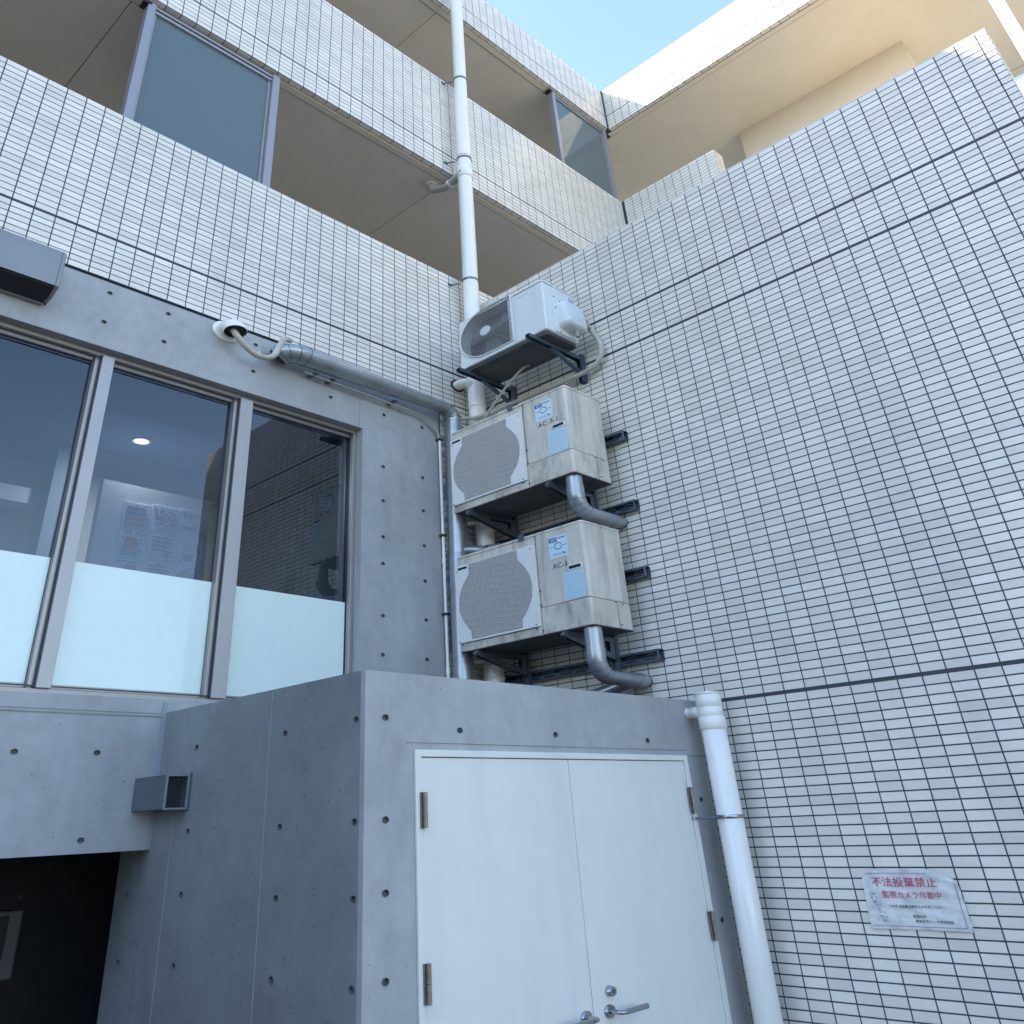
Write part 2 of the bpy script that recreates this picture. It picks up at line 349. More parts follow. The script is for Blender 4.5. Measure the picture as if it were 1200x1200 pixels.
# parapets: mortar body, tiles proud of it
body("lower_parapet", JOINT, XL, X2 + .4, T, .17, ZA0, ZA1 - .002)
body("middle_parapet", JOINT, XL, X2 + .15, T, .17, ZM0, ZM1 - .002)
body("roof_parapet", JOINT, XL, X2 + .15, T, .17, ZR0, ZR1 - .002)
WX0 = -5.03
def band(z0, zt, z1, n0, n1, x0, x1, sj=.0075): return tile_list(1, -1, T, XJ(x0, x1), rows_between(z0 + .003, zt - sj, n0) + rows_between(zt + sj, z1, n1))
A_tiles = band(ZA0, ZAT, ZA1, 7, 23, WX0, -.001)
A_tiles += band(ZA0, ZAT, ZA1, 7, 23, .001, X2)      # runs on above the roof of the low wall
A_tiles += tile_list(1, -1, T, XJ(-.37, -.001), rows_between(2.42, ZA0 - .003, 54))
A_tiles += band(ZM0, ZMT, ZM1, 5, 24, WX0, X2 - .02, .006) + band(ZR0, ZRT, ZR1, 5, 11, WX0, X2 - .02, .006)
for z0 in (ZM0, ZR0):     # the return of the tiling under each balcony edge
    A_tiles += tile_list(2, -1, z0, XJ(WX0, X2 - .02), [(T + .001, .047)])
def hidA(t): return t[2][0] > .1 and t[2][2] < 6.4
lay_tiles(flats, A_tiles, 300, TILE, hidA)
for n, (x0, x1) in enumerate(((XL, WX0 - .01),)):
    pass
body("sealant_joint", SEAL, WX0, -.002, .0015, .006, ZAT - .0072, ZAT + .0072)
body("sealant_joint", SEAL, WX0, X2 - .01, .0015, .006, ZMT - .0056, ZMT + .0056)
body("sealant_joint", SEAL, WX0, X2 - .01, .0015, .006, ZRT - .0056, ZRT + .0056)
for z0 in (ZM0, ZR0):
    body("edge_trim", PLASTER, XL, X2 - .05, .05, .106, z0 - .012, z0 + .05)
    body("drip_groove", BLACK, XL, X2 - .05, .106, .118, z0 + .012, z0 + .05)
# balcony floors / ceilings
for z0, thick in ((ZM0, .26), (ZR0, .3)):
    xs = [-5.4, -2.7, -.115, X2 - .08]      # panel joints of the soffit
    for a, b in zip(xs[:-1], xs[1:]): body("soffit_panel", CEIL, a + .003, b - .003, .118, 2.25, z0 - .001, z0 + .03)
    body("balcony_slab", CEIL, XL, X2 + .1, .17, 2.3, z0 + .034, z0 + thick)
body("balcony_slab", CEIL, XL, X2 + .1, .17, 2.3, 5.2, 5.5)
body("back_wall", PLASTER, XL, X2 + 2.6, 2.3, 8.0, 0, 11.3)
body("end_wall", PLASTER, XL - .3, XL, .005, 8.0, 0, ZR1)
body("roof_slab", ROOFM, XL, 4.9, 2.25, 8.0, 11.3, 11.4)
# privacy screens set in the balcony openings
def screen(x0, x1, z0, z1, nm_post):
    f = pieces("screen_post", ALU_D, flats, [(x0, x0 + .048, .02, .085, z0, z1 + .01), (x1 - .052, x1, .02, .085, z0, z1 + .01)], .003)[0]
    pieces("screen_rail", ALU_D, f, [(x0 + .048, x1 - .052, .035, .075, z1 - .075, z1 - .045), (x0 + .048, x1 - .052, .03, .08, z1 - .03, z1), (x0 + .048, x1 - .052, .035, .075, z0, z0 + .03)], .002)
    pieces("gasket", ALU, f, [(x0 + .05, x0 + .066, .045, .07, z0, z1 - .075), (x1 - .072, x1 - .054, .045, .07, z0, z1 - .075)])
    MB().box(x0 + .066, x1 - .072, .052, .058, z0 + .03, z1 - .075).build("screen_pane", SCREEN, f)
    MB().box(x0 - .03, x0 + .02, .02, .09, z1 - .03, z1 + .0).build("post_bracket", BLACK, f)
screen(-2.628, -1.70, ZA1, ZM0 - .03, 0)
screen(1.40, 2.30, ZM1, ZR0 - .03, 0)
# the wing on the right: low parapet, roof band, soffit, room block
Yw = -1.116
MB().box(X2 + T, X2 + .16, Yw + T, -.002, 7.9, ZM1 + .03).build("wing_parapet", JOINT, flats)
W_t = tile_list(0, -1, X2 + T, [Yw + .1 * k for k in range(12)], rows_between(8.05, ZM1 + .032, 30))
W_t += tile_list(1, -1, Yw + T, [X2 + T, X2 + .055, X2 + .16], rows_between(8.05, ZM1 + .032, 30))
ys = [-.004 - .1 * k for k in range(81)][::-1]
W_t += tile_list(0, -1, X2 + T, ys, rows_between(ZR0, ZRT - .006, 5) + rows_between(ZRT + .006, ZR1, 11))
W_t += tile_list(2, -1, ZR0, [X2 + T + .001, X2 + .047], [(a, b) for a, b in zip(ys[:-1], ys[1:])])
lay_tiles(flats, W_t, 0, TILE_W)
MB().box(X2 + T, X2 + .16, -8.1, -.002, ZR0, ZR1 - .002).build("wing_roof_parapet", JOINT, flats)
MB().box(X2 + .0015, X2 + .006, -8.1, -.003, ZRT - .0056, ZRT + .0056).build("sealant_joint", SEAL, flats)
MB().box(X2 - .012, X2 + .004, -.012, .004, 8.05, ZR1 - .01).build("corner_sealant", SEAL, flats) if 0 else None
for z0, z1 in ((8.05, ZM1), (ZR0, ZR1)):
    MB().box(X2 - .019, X2 - .001, -.004, .0045, z0, z1).build("corner_sealant", SEAL, flats)
MB().box(X2 + .05, X2 + .106, -8.1, .05, ZR0 - .012, ZR0 + .05).build("edge_trim", PLASTER, flats)
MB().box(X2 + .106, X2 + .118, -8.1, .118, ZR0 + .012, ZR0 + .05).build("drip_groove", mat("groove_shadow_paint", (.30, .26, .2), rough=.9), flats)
MB().box(X2 + .118, 4.72, -8.1, 2.25, ZR0 - .001, ZR0 + .2).build("wing_soffit", PLASTER, flats)
MB().box(4.735, 4.86, -8.1, 2.25, ZR0 - .001, ZR0 + .2).build("wing_soffit_edge", PLASTER, flats)
MB().box(X2 + .16, 4.86, -8.1, 2.25, ZR0 + .2, 11.42).build("wing_roof", ROOFM, flats)
MB().box(3.46, 4.5, -2.846, -.98, 8.28, ZR0 - .003).build("room_block", PLASTER, flats)
MB().box(X2 + .17, 4.5, 2.05, 2.2, 8.28, ZR0 - .003).build("wing_wall", PLASTER, flats)
MB().box(X2, 4.86, -8.1, 2.25, 8.0, 8.27).build("wing_floor", ROOFM, flats)
MB().box(3.40, 3.455, -1.0, -.975, 8.28, 10.2).build("small_bracket", RUBBER, flats) if 0 else None
MB().box(X2 + .3, 4.8, -8.1, 2.25, 0, 8.0).build("wing_body", PLASTER, flats)
MB().box(2.34, 3.4, -3.745, -3.655, 8.27, ZR0 - .003).build("fin_wall", TILE_W, flats)

# ---- concrete ground storey with its windows
OX1, OZ0, OZ1 = -.976, 2.47, 4.595          # the window opening
cw = MB(); YB = .22
cw.box(XL, -.33, 0, YB, OZ1, ZA0 - .022)                     # band above the opening
o = cw.build("concrete_band", CONC, flats)
hb = [(x, 0, z) for x in (-3.31, -2.81, -2.51, -2.21, -1.707, -1.206, -.82, -.52) for z in (5.015, 4.781)]
hb = [h for h in hb if not (h[0] > -1 and h[2] > 4.9)]
bore(o, hb, .0118, 1, .013); tie_holes(flats, hb, 1, 1)
o = MB().box(OX1, -.33, 0, YB, 2.41, OZ1).build("concrete_pier", CONC, flats)
hp = [(-.825, 0, z) for z in (4.31, 4.018, 3.724, 3.515, 3.125, 2.85)] + [(-.525, 0, z) for z in (4.31, 4.018, 3.724, 3.44, 3.14, 2.85)]
bore(o, hp, .0118, 1, .013); tie_holes(flats, hp, 1, 1)
o = MB().box(XL, -1.951, 0, YB, 1.722, OZ0 - .012).build("concrete_sill_beam", CONC, flats)
hs = [(-3.11, 0, 2.186), (-2.81, 0, 2.186), (-2.51, 0, 2.186), (-2.211, 0, 2.186), (-2.218, 0, 1.781), (-2.83, 0, 1.79)]
bore(o, hs, .0118, 1, .013); tie_holes(flats, hs, 1, 1)
MB().box(-1.951, -.33, 0, YB, 1.9, OZ0 - .012).build("concrete_backing", CONC, flats)
MB().box(XL, OX1, .0, YB, OZ0 - .012, OZ0 + .0).build("concrete_sill", CONC, flats)
MB().box(XL, -.33, .012, .2, ZA0 - .022, ZA0 - .002).build("sealant_joint", SEAL, flats)
MB().box(-1.0005, -.9975, -.0014, .001, OZ1 + .0, ZA0 - .023).build("form_seam", SEAM, flats)
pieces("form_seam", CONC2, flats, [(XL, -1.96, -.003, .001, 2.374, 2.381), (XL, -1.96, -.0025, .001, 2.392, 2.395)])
MB().box(-1.9705, -1.9515, -.006, .001, 1.723, 2.455).build("corner_sealant", mat("grey_sealant", (.30, .33, .37), rough=.6), flats)
MB().box(-.378, -.372, -.004, .001, 2.42, 4.98).build("corner_sealant", SEAL, flats)
# window frame and three lights
win = MB()
YF0, YF1 = .055, .13
win.box(-6, OX1, YF0, YF1, OZ0, OZ0 + .03).box(-6, OX1, YF0, YF1, OZ1 - .028, OZ1 - .001).box(OX1 - .026, OX1 - .001, YF0, YF1, OZ0 + .03, OZ1 - .028)
win = win.build("window_frame", ALU, flats, bevel=.002)
MB().box(-6, OX1 - .002, .02, YF0 - .001, OZ0 + .0005, OZ0 + .012).build("window_sill", ALU, win, bevel=.002)
pieces("track_line", GASKET, win, [(-6, OX1 - .03, .045, .054, OZ0 + .038, OZ0 + .044), (-6, OX1 - .03, .045, .054, OZ1 - .05, OZ1 - .044)])
for xm0, xm1 in ((-2.468, -2.412), (-1.7385, -1.667), (-3.19, -3.135)):
    mu = MB().box(xm0, xm1, .038, .12, OZ0 + .03, OZ1 - .028).build("mullion", ALU_L, win, bevel=.002)
    for dx in (.012,): MB().box(xm0 - .024, xm0 - .001, .062, .118, OZ0 + .03, OZ1 - .028).build("sash_stile", ALU, mu, bevel=.001)
    MB().box(xm0 - .006, xm0 - .0, .048, .062, OZ0 + .03, OZ1 - .028).build("gasket", GASKET, mu)
    MB().box(xm1 + .001, xm1 + .007, .062, .1, OZ0 + .03, OZ1 - .028).build("sash_edge", ALU, mu)
for x0, x1 in ((-3.134, -2.493), (-2.404, -1.763), (-1.659, -1.003)):
    pieces("sash_rail", ALU, win, [(x0, x1, .088, .112, OZ0 + .03, OZ0 + .058), (x0, x1, .088, .112, OZ1 - .055, OZ1 - .028)], .0015)
    MB().box(x0, x1, .098, .104, OZ0 + .058, OZ1 - .055).build("window_pane", GLASS, win)
    MB().box(x0 + .002, x1 - .002, .0915, .093, OZ0 + .059, 3.213).build("frosted_film", FROST, win)
MB().box(-1.0025, -.9985, .08, .118, OZ0 + .03, OZ1 - .028).build("sash_edge", GASKET, win)
# room behind the glass
room = thing("room_interior", "dim room behind the ground floor windows with pale partition and dark ceiling", "room", (-2, 1, 2.2))
def rb(name, m, *b): return MB().box(*b).build(name, m, room)
rb("ceiling", RCEIL, -4.6, -.4, .88, 3.8, 4.9, 4.95); rb("bulkhead", RCEIL, -4.6, -.4, .221, .88, 4.72, 4.95)
rb("floor", RDARK, -4.6, -.4, .221, 3.8, 2.2, 2.25); rb("far_wall", RDARK, -4.6, -.4, 3.8, 3.9, 2.25, 4.9)
rb("side_wall", RDARK, -.4, -.34, .221, 3.8, 2.25, 4.95); rb("side_wall", RDARK, -4.7, -4.6, .221, 3.8, 2.25, 4.95)
rb("partition", RWALL, -1.812, -1.09, 1.5, 1.56, 2.25, 4.475)
rb("beam", RWALL, -3.6, -1.98, 2.0, 2.15, 4.36, 4.50); rb("column", mat("room_column", (.28, .31, .35), rough=.8), -1.98, -1.80, 1.9, 2.1, 2.25, 4.898)
rb("ceiling_seam", RDARK, -4.6, -.41, 1.822, 1.828, 4.896, 4.8995)
rb("ceiling_seam", RDARK, -2.2, -2.194, .89, 3.8, 4.896, 4.8995)
lampo = thing("downlight", "round warm downlight lit in the ceiling seen through the middle window", "lamp", (-1.63, 1.482, 4.9))
MB().cyl((-1.63, 1.482, 4.889), (-1.63, 1.482, 4.8985), .058, 28).build("trim_ring", RWALL, lampo)
MB().cyl((-1.63, 1.482, 4.886), (-1.63, 1.482, 4.8905), .046, 28).build("glowing_disc", LAMP, lampo)
ld = bpy.data.lights.new("downlight_light", 'AREA'); ld.shape = 'DISK'; ld.size = .12; ld.energy = 6; ld.color = (1, .9, .72)
lo = bpy.data.objects.new("downlight_light", ld); sc.collection.objects.link(lo); lo.location = W((-1.63, 1.482, 4.875)) - W(lampo["_o"]); lo.parent = lampo
# sheets pinned to the partition: simple printed blocks
rp = random.Random(3)
def poster(x0, x1, z0, z1, label, draw):
    p = thing("poster", label, "poster", ((x0 + x1) / 2, 1.497, z0), "printed sheets on the partition")
    MB().box(x0, x1, 1.494, 1.4985, z0, z1).build("sheet", POSTER, p); draw(p, x0, x1, z0, z1); dots(P_BLUE, 16, .05, .95)(p, x0, x1, z0, z1); dots(P_RED, 6, .05, .95)(p, x0, x1, z0, z1)
def bars(m, n, f0, f1, fill=.5):
    def d(p, x0, x1, z0, z1):
        b = MB(); h = (z1 - z0)
        for k in range(n):
            zz = z0 + h * (f0 + (f1 - f0) * (k + .5) / n); hh = h * (f1 - f0) / n * fill / 2
            b.box(x0 + .018, x1 - .018 - rp.uniform(0, .04), 1.4925, 1.4935, zz - hh, zz + hh)
        b.build("printed_lines", m, p)
    return d
def blob(m, cx, cz, r, n=18):
    def d(p, x0, x1, z0, z1):
        X = x0 + (x1 - x0) * cx; Z = z0 + (z1 - z0) * cz
        MB().prism([(X + r * math.cos(2 * math.pi * k / n), Z + r * 1.1 * math.sin(2 * math.pi * k / n)) for k in range(n)], 1, 1.4925, 1.4935).build("printed_shape", m, p)
    return d
def dots(m, n, a=.25, b=.85):
    def d(p, x0, x1, z0, z1):
        q = MB()
        for k in range(n):
            X = x0 + (x1 - x0) * rp.uniform(.1, .9); Z = z0 + (z1 - z0) * rp.uniform(a, b); s = rp.uniform(.003, .008)
            q.box(X - s, X + s, 1.4905, 1.4918, Z - s, Z + s)
        q.build("printed_marks", m, p)
    return d
def both(*f): return lambda *a: [g(*a) for g in f]
poster(-1.665, -1.49, 4.08, 4.315, "sheet with four thick text bars, topmost in the left column of the partition sheets", both(bars(P_BLUE, 2, .5, .9), bars(P_RED, 2, .1, .5)))
poster(-1.485, -1.30, 4.10, 4.335, "sheet densely dotted with dark marks, topmost in the middle column of the partition sheets", dots(P_BLUE, 70))
poster(-1.295, -1.13, 4.11, 4.345, "sheet with one small blue line, topmost in the right column of the partition sheets", both(bars(P_BLUE, 1, .82, .9), bars(P_BLUE, 1, .1, .5, .35)))
poster(-1.67, -1.48, 3.83, 4.07, "sheet with a pink round shape over blue marks, second in the left column", both(blob(P_RED, .45, .55, .05), bars(P_BLUE, 3, .08, .32), dots(P_RED, 14, .85, .95)))
poster(-1.475, -1.29, 3.85, 4.09, "sheet with blue text lines and a red patch, second in the middle column", both(bars(P_BLUE, 4, .3, .9), blob(P_RED, .65, .2, .02)))
poster(-1.285, -1.12, 3.86, 4.10, "sheet with a dark blue disc near its foot, second in the right column", both(blob(P_BLUE, .45, .22, .032), bars(P_GREEN, 2, .5, .85, .3)))
poster(-1.68, -1.485, 3.58, 3.82, "sheet with a red round shape cut off by the frosted film, lowest left sheet", both(blob(P_RED, .55, .62, .045), bars(P_BLUE, 1, .86, .95)))
poster(-1.48, -1.29, 3.60, 3.84, "sheet of thin blue lines cut off by the frosted film, lowest in the middle column", both(bars(P_BLUE, 6, .1, .9, .4)))
poster(-1.285, -1.12, 3.61, 3.85, "sheet with a pale green ring of marks, lowest in the right column", both(blob(P_GREEN, .5, .6, .05), dots(P_BLUE, 12)))

# passage under the concrete beam
pas = thing("passage", "dark open passage under the concrete beam at the bottom left", "passage", (-3, 1, 0))
def pb(name, m, *b): return MB().box(*b).build(name, m, pas)
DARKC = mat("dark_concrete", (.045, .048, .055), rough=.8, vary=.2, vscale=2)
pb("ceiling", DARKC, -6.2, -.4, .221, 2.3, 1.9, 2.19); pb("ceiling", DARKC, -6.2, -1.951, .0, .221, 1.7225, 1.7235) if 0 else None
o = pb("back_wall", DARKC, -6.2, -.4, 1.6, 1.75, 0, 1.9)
hh = [(x, 1.6, z) for x in (-3.0, -2.4, -1.8) for z in (1.45, 1.1, .7)]
bore(o, hh, .0118, 1, .013); tie_holes(pas, hh, 1, 1)
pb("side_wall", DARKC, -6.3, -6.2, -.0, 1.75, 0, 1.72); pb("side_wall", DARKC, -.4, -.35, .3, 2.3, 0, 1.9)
mt = thing("meter_box", "pale rectangular meter box with dark window on the wall of the dark passage", "meter box", (-2.35, .75, 1.1))
MB().box(-2.50, -2.10, .72, .80, 1.127, 1.448).build("casing", mat("meter_case", (.085, .085, .085), rough=.5), mt, bevel=.008)
MB().box(-2.46, -2.155, .712, .7195, 1.225, 1.425).build("window", BLACK, mt, bevel=.003)
MB().box(-2.46, -2.40, .706, .7115, 1.40, 1.412).build("latch", DSTEEL, mt)
MB().box(-2.38, -2.32, .80, 1.6, 1.2, 1.26).box(-2.7, -2.1, .81, .86, 1.3, 1.34).build("mounting_arm", DSTEEL, mt)

# ================================================================= THE LOW CONCRETE ENCLOSURE WITH DOORS
BX0, BX1, BY, BZ = -1.951, -.062, -1.33, 2.40
DX0, DX1, DZ1 = -1.755, -.216, 2.08
enc = thing("concrete_enclosure", "low bare concrete service enclosure with white double doors in front of the tiled corner", "enclosure", (-1, -.65, 0))
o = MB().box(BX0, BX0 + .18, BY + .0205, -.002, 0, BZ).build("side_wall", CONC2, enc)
hs = [(BX0, y, z) for y in (-.285, -.89) for z in (2.19, 1.80, 1.528, 1.242, .9, .6)] + [(BX0, -1.289, z) for z in (2.2, 1.806, 1.536, 1.247, .93, .6)]
bore(o, hs, .0118, 0, .013); tie_holes(enc, hs, 0, 1)
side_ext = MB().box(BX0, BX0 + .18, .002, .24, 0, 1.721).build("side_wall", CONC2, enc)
h2 = [(BX0, .135, 1.515), (BX0, .135, 1.224)]; bore(side_ext, h2, .0118, 0, .013); tie_holes(enc, h2, 0, 1)
fw = MB().box(BX0 + .181, BX1, BY + .0205, BY + .16, DZ1, BZ - .001).box(BX1 - .154, BX1, BY, BY + .16, 0, DZ1 - .001).build("front_wall", CONC, enc)
hf = [(-1.549, BY, 2.166), (-1.059, BY, 2.165), (-.479, BY, 2.154), (-.148, BY, 1.842), (-.148, BY, 1.244)]
bore(fw, hf[3:], .0118, 1, .013); tie_holes(enc, [(h[0], BY - .0035, h[2]) for h in hf[:3]] + hf[3:], 1, 1)
# the front of the left pier: a thin facing carrying the front holes
pier = MB().prism([(BX0, 0), (BX0 + .195, 0), (BX0 + .195, DZ1), (BX1, DZ1), (BX1, BZ), (BX0, BZ)], 1, BY - .0035, BY + .02).build("front_facing", CONC, enc)
enc_front = BY - .0035
hp = [(-1.870, enc_front, z) for z in (2.206, 1.808, 1.549, 1.261, .93, .6)]
bore(pier, [h for h in hp if h[2] < 2.05], .0118, 1, .013)
tie_holes(enc, [h for h in hp if h[2] < 2.05], 1, 1)
bore(pier, [(-1.870, enc_front, 2.206)] + [(h[0], enc_front, h[2]) for h in hf[:3]], .0118, 1, .013)
tie_holes(enc, [(-1.870, enc_front, 2.206)], 1, 1)
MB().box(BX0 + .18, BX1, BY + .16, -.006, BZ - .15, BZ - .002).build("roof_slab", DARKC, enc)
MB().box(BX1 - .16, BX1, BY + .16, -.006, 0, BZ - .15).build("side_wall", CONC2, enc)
for y in (-.795, -.163): MB().box(BX0 - .0016, BX0 + .001, y - .0017, y + .0017, .02, BZ - .01).build("form_seam", SEAM, enc)
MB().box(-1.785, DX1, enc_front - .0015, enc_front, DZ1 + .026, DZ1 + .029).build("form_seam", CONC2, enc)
# frame and leaves
fr = MB(); f0 = BY - .012
fr.box(DX0, DX0 + .026, f0, BY + .1, 0, DZ1 - .001).box(DX1 - .030, DX1 - .001, f0, BY + .1, 0, DZ1 - .001).box(DX0 + .026, DX1 - .030, f0, BY + .1, DZ1 - .030, DZ1 - .001)
fr = fr.build("door_frame", DOORW, enc, bevel=.002)
MB().box(DX0 + .026, DX1 - .030, BY + .03, BY + .05, 0, DZ1 - .030).build("door_rebate", GASKET, enc)
SPL = -1.0045
for side, (x0, x1) in enumerate(((DX0 + .0285, SPL - .0016), (SPL + .0016, DX1 - .0325))):
    d = MB().box(x0, x1, BY - .006, BY + .028, .01, DZ1 - .0335).build("door", DOORW, enc, bevel=.0015)
    hx = x0 - .0015 if side == 0 else x1 + .0015
    for z0, z1 in ((1.770, 1.908), (1.165, 1.297), (.42, .56)):
        hb_ = MB().box(hx - .012, hx + .012, BY - .0175, BY - .0122, z0, z1).cyl((hx, BY - .024, z0), (hx, BY - .024, (z0 + z1) / 2 - .001), .0075, 12).cyl((hx, BY - .024, (z0 + z1) / 2 + .001), (hx, BY - .024, z1), .0075, 12)
        hb_.build("hinge", BRASS, d)
    sx = -1 if side == 0 else 1; cx = -1.046 if side == 0 else -.925; cz = .989
    rose = MB().tube([(cx, BY - .006, cz), (cx, BY - .014, cz), (cx, BY - .017, cz)], [.026, .026, .022], 28)
    rose.tube(smooth_path([(cx, BY - .017, cz), (cx, BY - .048, cz), (cx + sx * .010, BY - .060, cz), (cx + sx * .03, BY - .062, cz)], 5), .0095, 14)
    rose.build("handle", CHROME, d)
    MB().box(cx + sx * .022, cx + sx * .145, BY - .068, BY - .056, cz - .0115, cz + .0115).build("lever", CHROME, d, bevel=.005, seg=3)
    if side == 1:
        MB().tube([(-.914, BY - .006, 1.063), (-.914, BY - .024, 1.063), (-.914, BY - .027, 1.063)], [.022, .019, .0165], 28).build("lock_cylinder", CHROME, d)
        MB().tube([(-.914, BY - .0272, 1.063), (-.914, BY - .0285, 1.063)], [.0095, .0085], 20).box(-.9155, -.9125, BY - .0295, BY - .0286, 1.056, 1.070).build("keyhole", DSTEEL, d)

# small vent box on the side wall, in the corner under the window
vb = thing("vent_box", "small dark grey square vent box with black mesh on the concrete side wall", "vent", (-2.0, -.13, 1.98))
vx = -2.046
m = MB(); m.box(vx, BX0 - .0005, -.256, -.004, 2.056, 2.0615).box(vx, BX0 - .0005, -.256, -.004, 1.903, 1.909).box(vx, vx + .004, -.256, -.004, 1.909, 2.056)
m.build("casing", VENTM, vb, bevel=.001)
MB().box(vx + .0, vx + .008, -.2605, -.2565, 1.9, 2.062).box(BX0 - .010, BX0 - .001, -.2605, -.2565, 1.9, 2.062).box(vx + .008, BX0 - .010, -.2605, -.2565, 2.054, 2.062).box(vx + .008, BX0 - .010, -.2605, -.2565, 1.9, 1.908).build("rim", mat("vent_rim", (.30, .32, .34), rough=.4, metal=.4), vb)
MB().box(BX0 - .003, BX0 - .0005, -.276, -.2607, 1.892, 2.072).build("flange", VENTM, vb)
g = MB()
for k in range(1, 9): g.box(vx + .008 + k * .0086 - .0006, vx + .008 + k * .0086 + .0006, -.252, -.2508, 1.908, 2.054)
for k in range(1, 13): g.box(vx + .006, BX0 - .008, -.2506, -.2494, 1.908 + k * .0113 - .0006, 1.908 + k * .0113 + .0006)
g.build("mesh_guard", mat("mesh_wire", (.06, .07, .09), rough=.5), vb)
MB().box(vx + .005, BX0 - .001, -.2, -.19, 1.91, 2.055).build("dark_inside", BLACK, vb)
MB().cyl((BX0 - .0045, -.268, 2.055), (BX0 - .003, -.268, 2.055), .0035, 8).cyl((BX0 - .0045, -.268, 1.91), (BX0 - .003, -.268, 1.91), .0035, 8).build("screw", BLACK, vb)

# big vent hood over the window, top left
hd = thing("vent_hood", "wide grey metal vent hood on the concrete band above the left window", "vent hood", (-2.93, 0, 4.95))
hx0, hx1 = -3.085, -2.778
prof = [(0, 5.105), (-.085, 5.10), (-.125, 5.087), (-.148, 5.06), (-.152, 5.0), (-.152, 4.80), (-.147, 4.798), (-.147, 4.995), (-.12, 5.075), (-.08, 5.09), (0, 5.095)]
m = MB(); n = len(prof)
m.prism([(y, z) for y, z in prof], 0, hx0 + .02, hx1 - .02)
m.build("hood_shell", HOODM, hd, bevel=.004, seg=3)
for xx in (hx0, hx1 - .02):
    MB().prism([(0, 5.105), (-.085, 5.10), (-.125, 5.087), (-.148, 5.06), (-.152, 5.0), (-.152, 4.80), (-.09, 4.755), (-.02, 4.748), (0, 4.80)], 0, xx, xx + .0195).build("hood_cheek", HOODM, hd, bevel=.006, seg=3)
MB().prism([(-.004, 5.05), (-.14, 4.86), (-.142, 4.79), (-.085, 4.752), (-.004, 4.752)], 0, hx0 + .021, hx1 - .021).build("dark_inside", BLACK, hd)
MB().box(hx0 + .02, hx1 - .02, -.025, -.001, 4.742, 4.753).build("back_lip", HOODM, hd)
MB().cyl((hx1 - .01, -.03, 4.738), (hx1 - .01, -.03, 4.747), .006, 8).build("screw", RUBBER, hd)

# ================================================================= THE TILED WALL ON THE RIGHT (x = 0)
YE = -3.605; ZB1, Z1_, Z2_, Z3_ = 6.318, 5.507, 5.150, 2.392
tw = thing("tiled_wall", "long white tiled wall running towards the viewer on the right side", "wall", (0, -1.8, 0))
MB().box(T, .155, YE + T, -.001, 0, ZB1 - .004).build("wall_core", JOINT, tw)
g_ = .0076
rowsB = rows_between(Z3_ - g_ - .05 * 47, Z3_ - g_, 47) + rows_between(Z3_ + g_, Z2_ - g_, 55) + rows_between(Z2_ + g_, Z1_ - g_, 7) + rows_between(Z1_ + g_, ZB1, 16)
usB = joints(-3.554, .1, YE, -.006)
B_tiles = tile_list(0, -1, T, usB, rowsB)
B_tiles += tile_list(1, -1, YE + T, [.0005, .052, .155], rowsB)
def hidB(t):
    x, y, z = t[2]; return (y > -1.33 and z < 2.4) or (y > -1.1 and 2.9 < z < 4.65) or (y > -1.0 and 5.25 < z < 5.74)
lay_tiles(tw, B_tiles, 300, TILE, hidB)
for z in (Z1_, Z2_, Z3_):
    MB().box(.0012, .006, YE + .001, -.002, z - g_ + .0005, z + g_ - .0005).build("sealant_joint", SEAL, tw)
MB().box(-.0, .155, YE, -.001, ZB1, ZB1 + .006).build("coping", TILE, tw)
MB().box(.157, X2 + .29, -3.5, -.001, 5.3, 5.5).build("roof_deck", ROOFM, tw)
MB().box(.157, X2 + .29, YE, -3.5, 0, 5.5).build("rear_wall", PLASTER, tw)

# notice taped to the tiles
sg = thing("warning_notice", "crumpled laminated no-dumping notice in Japanese taped on the tiled wall", "notice", (0, -2.08, 1.22))
rs = random.Random(5); me = bpy.data.meshes.new("sheet"); vs = []; NU, NV = 36, 26
def sheet_pt(u, v):   # u along -y, v up
    y0 = -1.890 - .010 * v; y1 = -2.262 + .008 * v
    y = y0 + (y1 - y0) * u; z = 1.214 + .262 * v + .004 * math.sin(3 * u)
    if u > .72 and v > .75:      # folded away corner, top right
        k = max(0, (u - .72) / .28 + (v - .75) / .25 - 1); z -= .045 * k * .9; y += .012 * k
    if u < .12 and v > .86: k = max(0, (.12 - u) / .12 + (v - .86) / .14 - 1); z -= .02 * k; y -= .015 * k
    d = .0012 * math.sin(21 * u + 9 * v) * math.sin(13 * v - 5 * u) + .0016 * math.sin(5 * u + 14 * v + 1) + .0008 * math.sin(40 * v + 17 * u)
    return (-.0052 - abs(d) * 1.2 - .0012, y, z)
m = MB(); m.add([sheet_pt(i / NU, j / NV) for j in range(NV + 1) for i in range(NU + 1)],
                [(j * (NU + 1) + i, j * (NU + 1) + i + 1, (j + 1) * (NU + 1) + i + 1, (j + 1) * (NU + 1) + i) for j in range(NV) for i in range(NU)], True)
m.add([(-.0004, y, z) for _, y, z in [sheet_pt(0, 0), sheet_pt(1, 0), sheet_pt(1, 1), sheet_pt(0, 1)]], [(3, 2, 1, 0)])
m.build("sheet", SIGNM, sg, fix=False)
uu, vv = (0, -1, 0), (0, 0, 1); fx = -.0128
shape_text("不法投棄禁止", "headline_text", PURPLE, sg, (fx, -1.936, 1.400), uu, vv, .245, .043, bold=.004)
shape_text("監視カメラ作動中", "second_line_text", PURPLE, sg, (fx, -1.966, 1.350), uu, vv, .220, .032, bold=.003)
shape_text("しの不法投棄は絶対におやめください。", "third_line_text", INK, sg, (fx, -1.983, 1.309), uu, vv, .205, .0135, bold=.012)
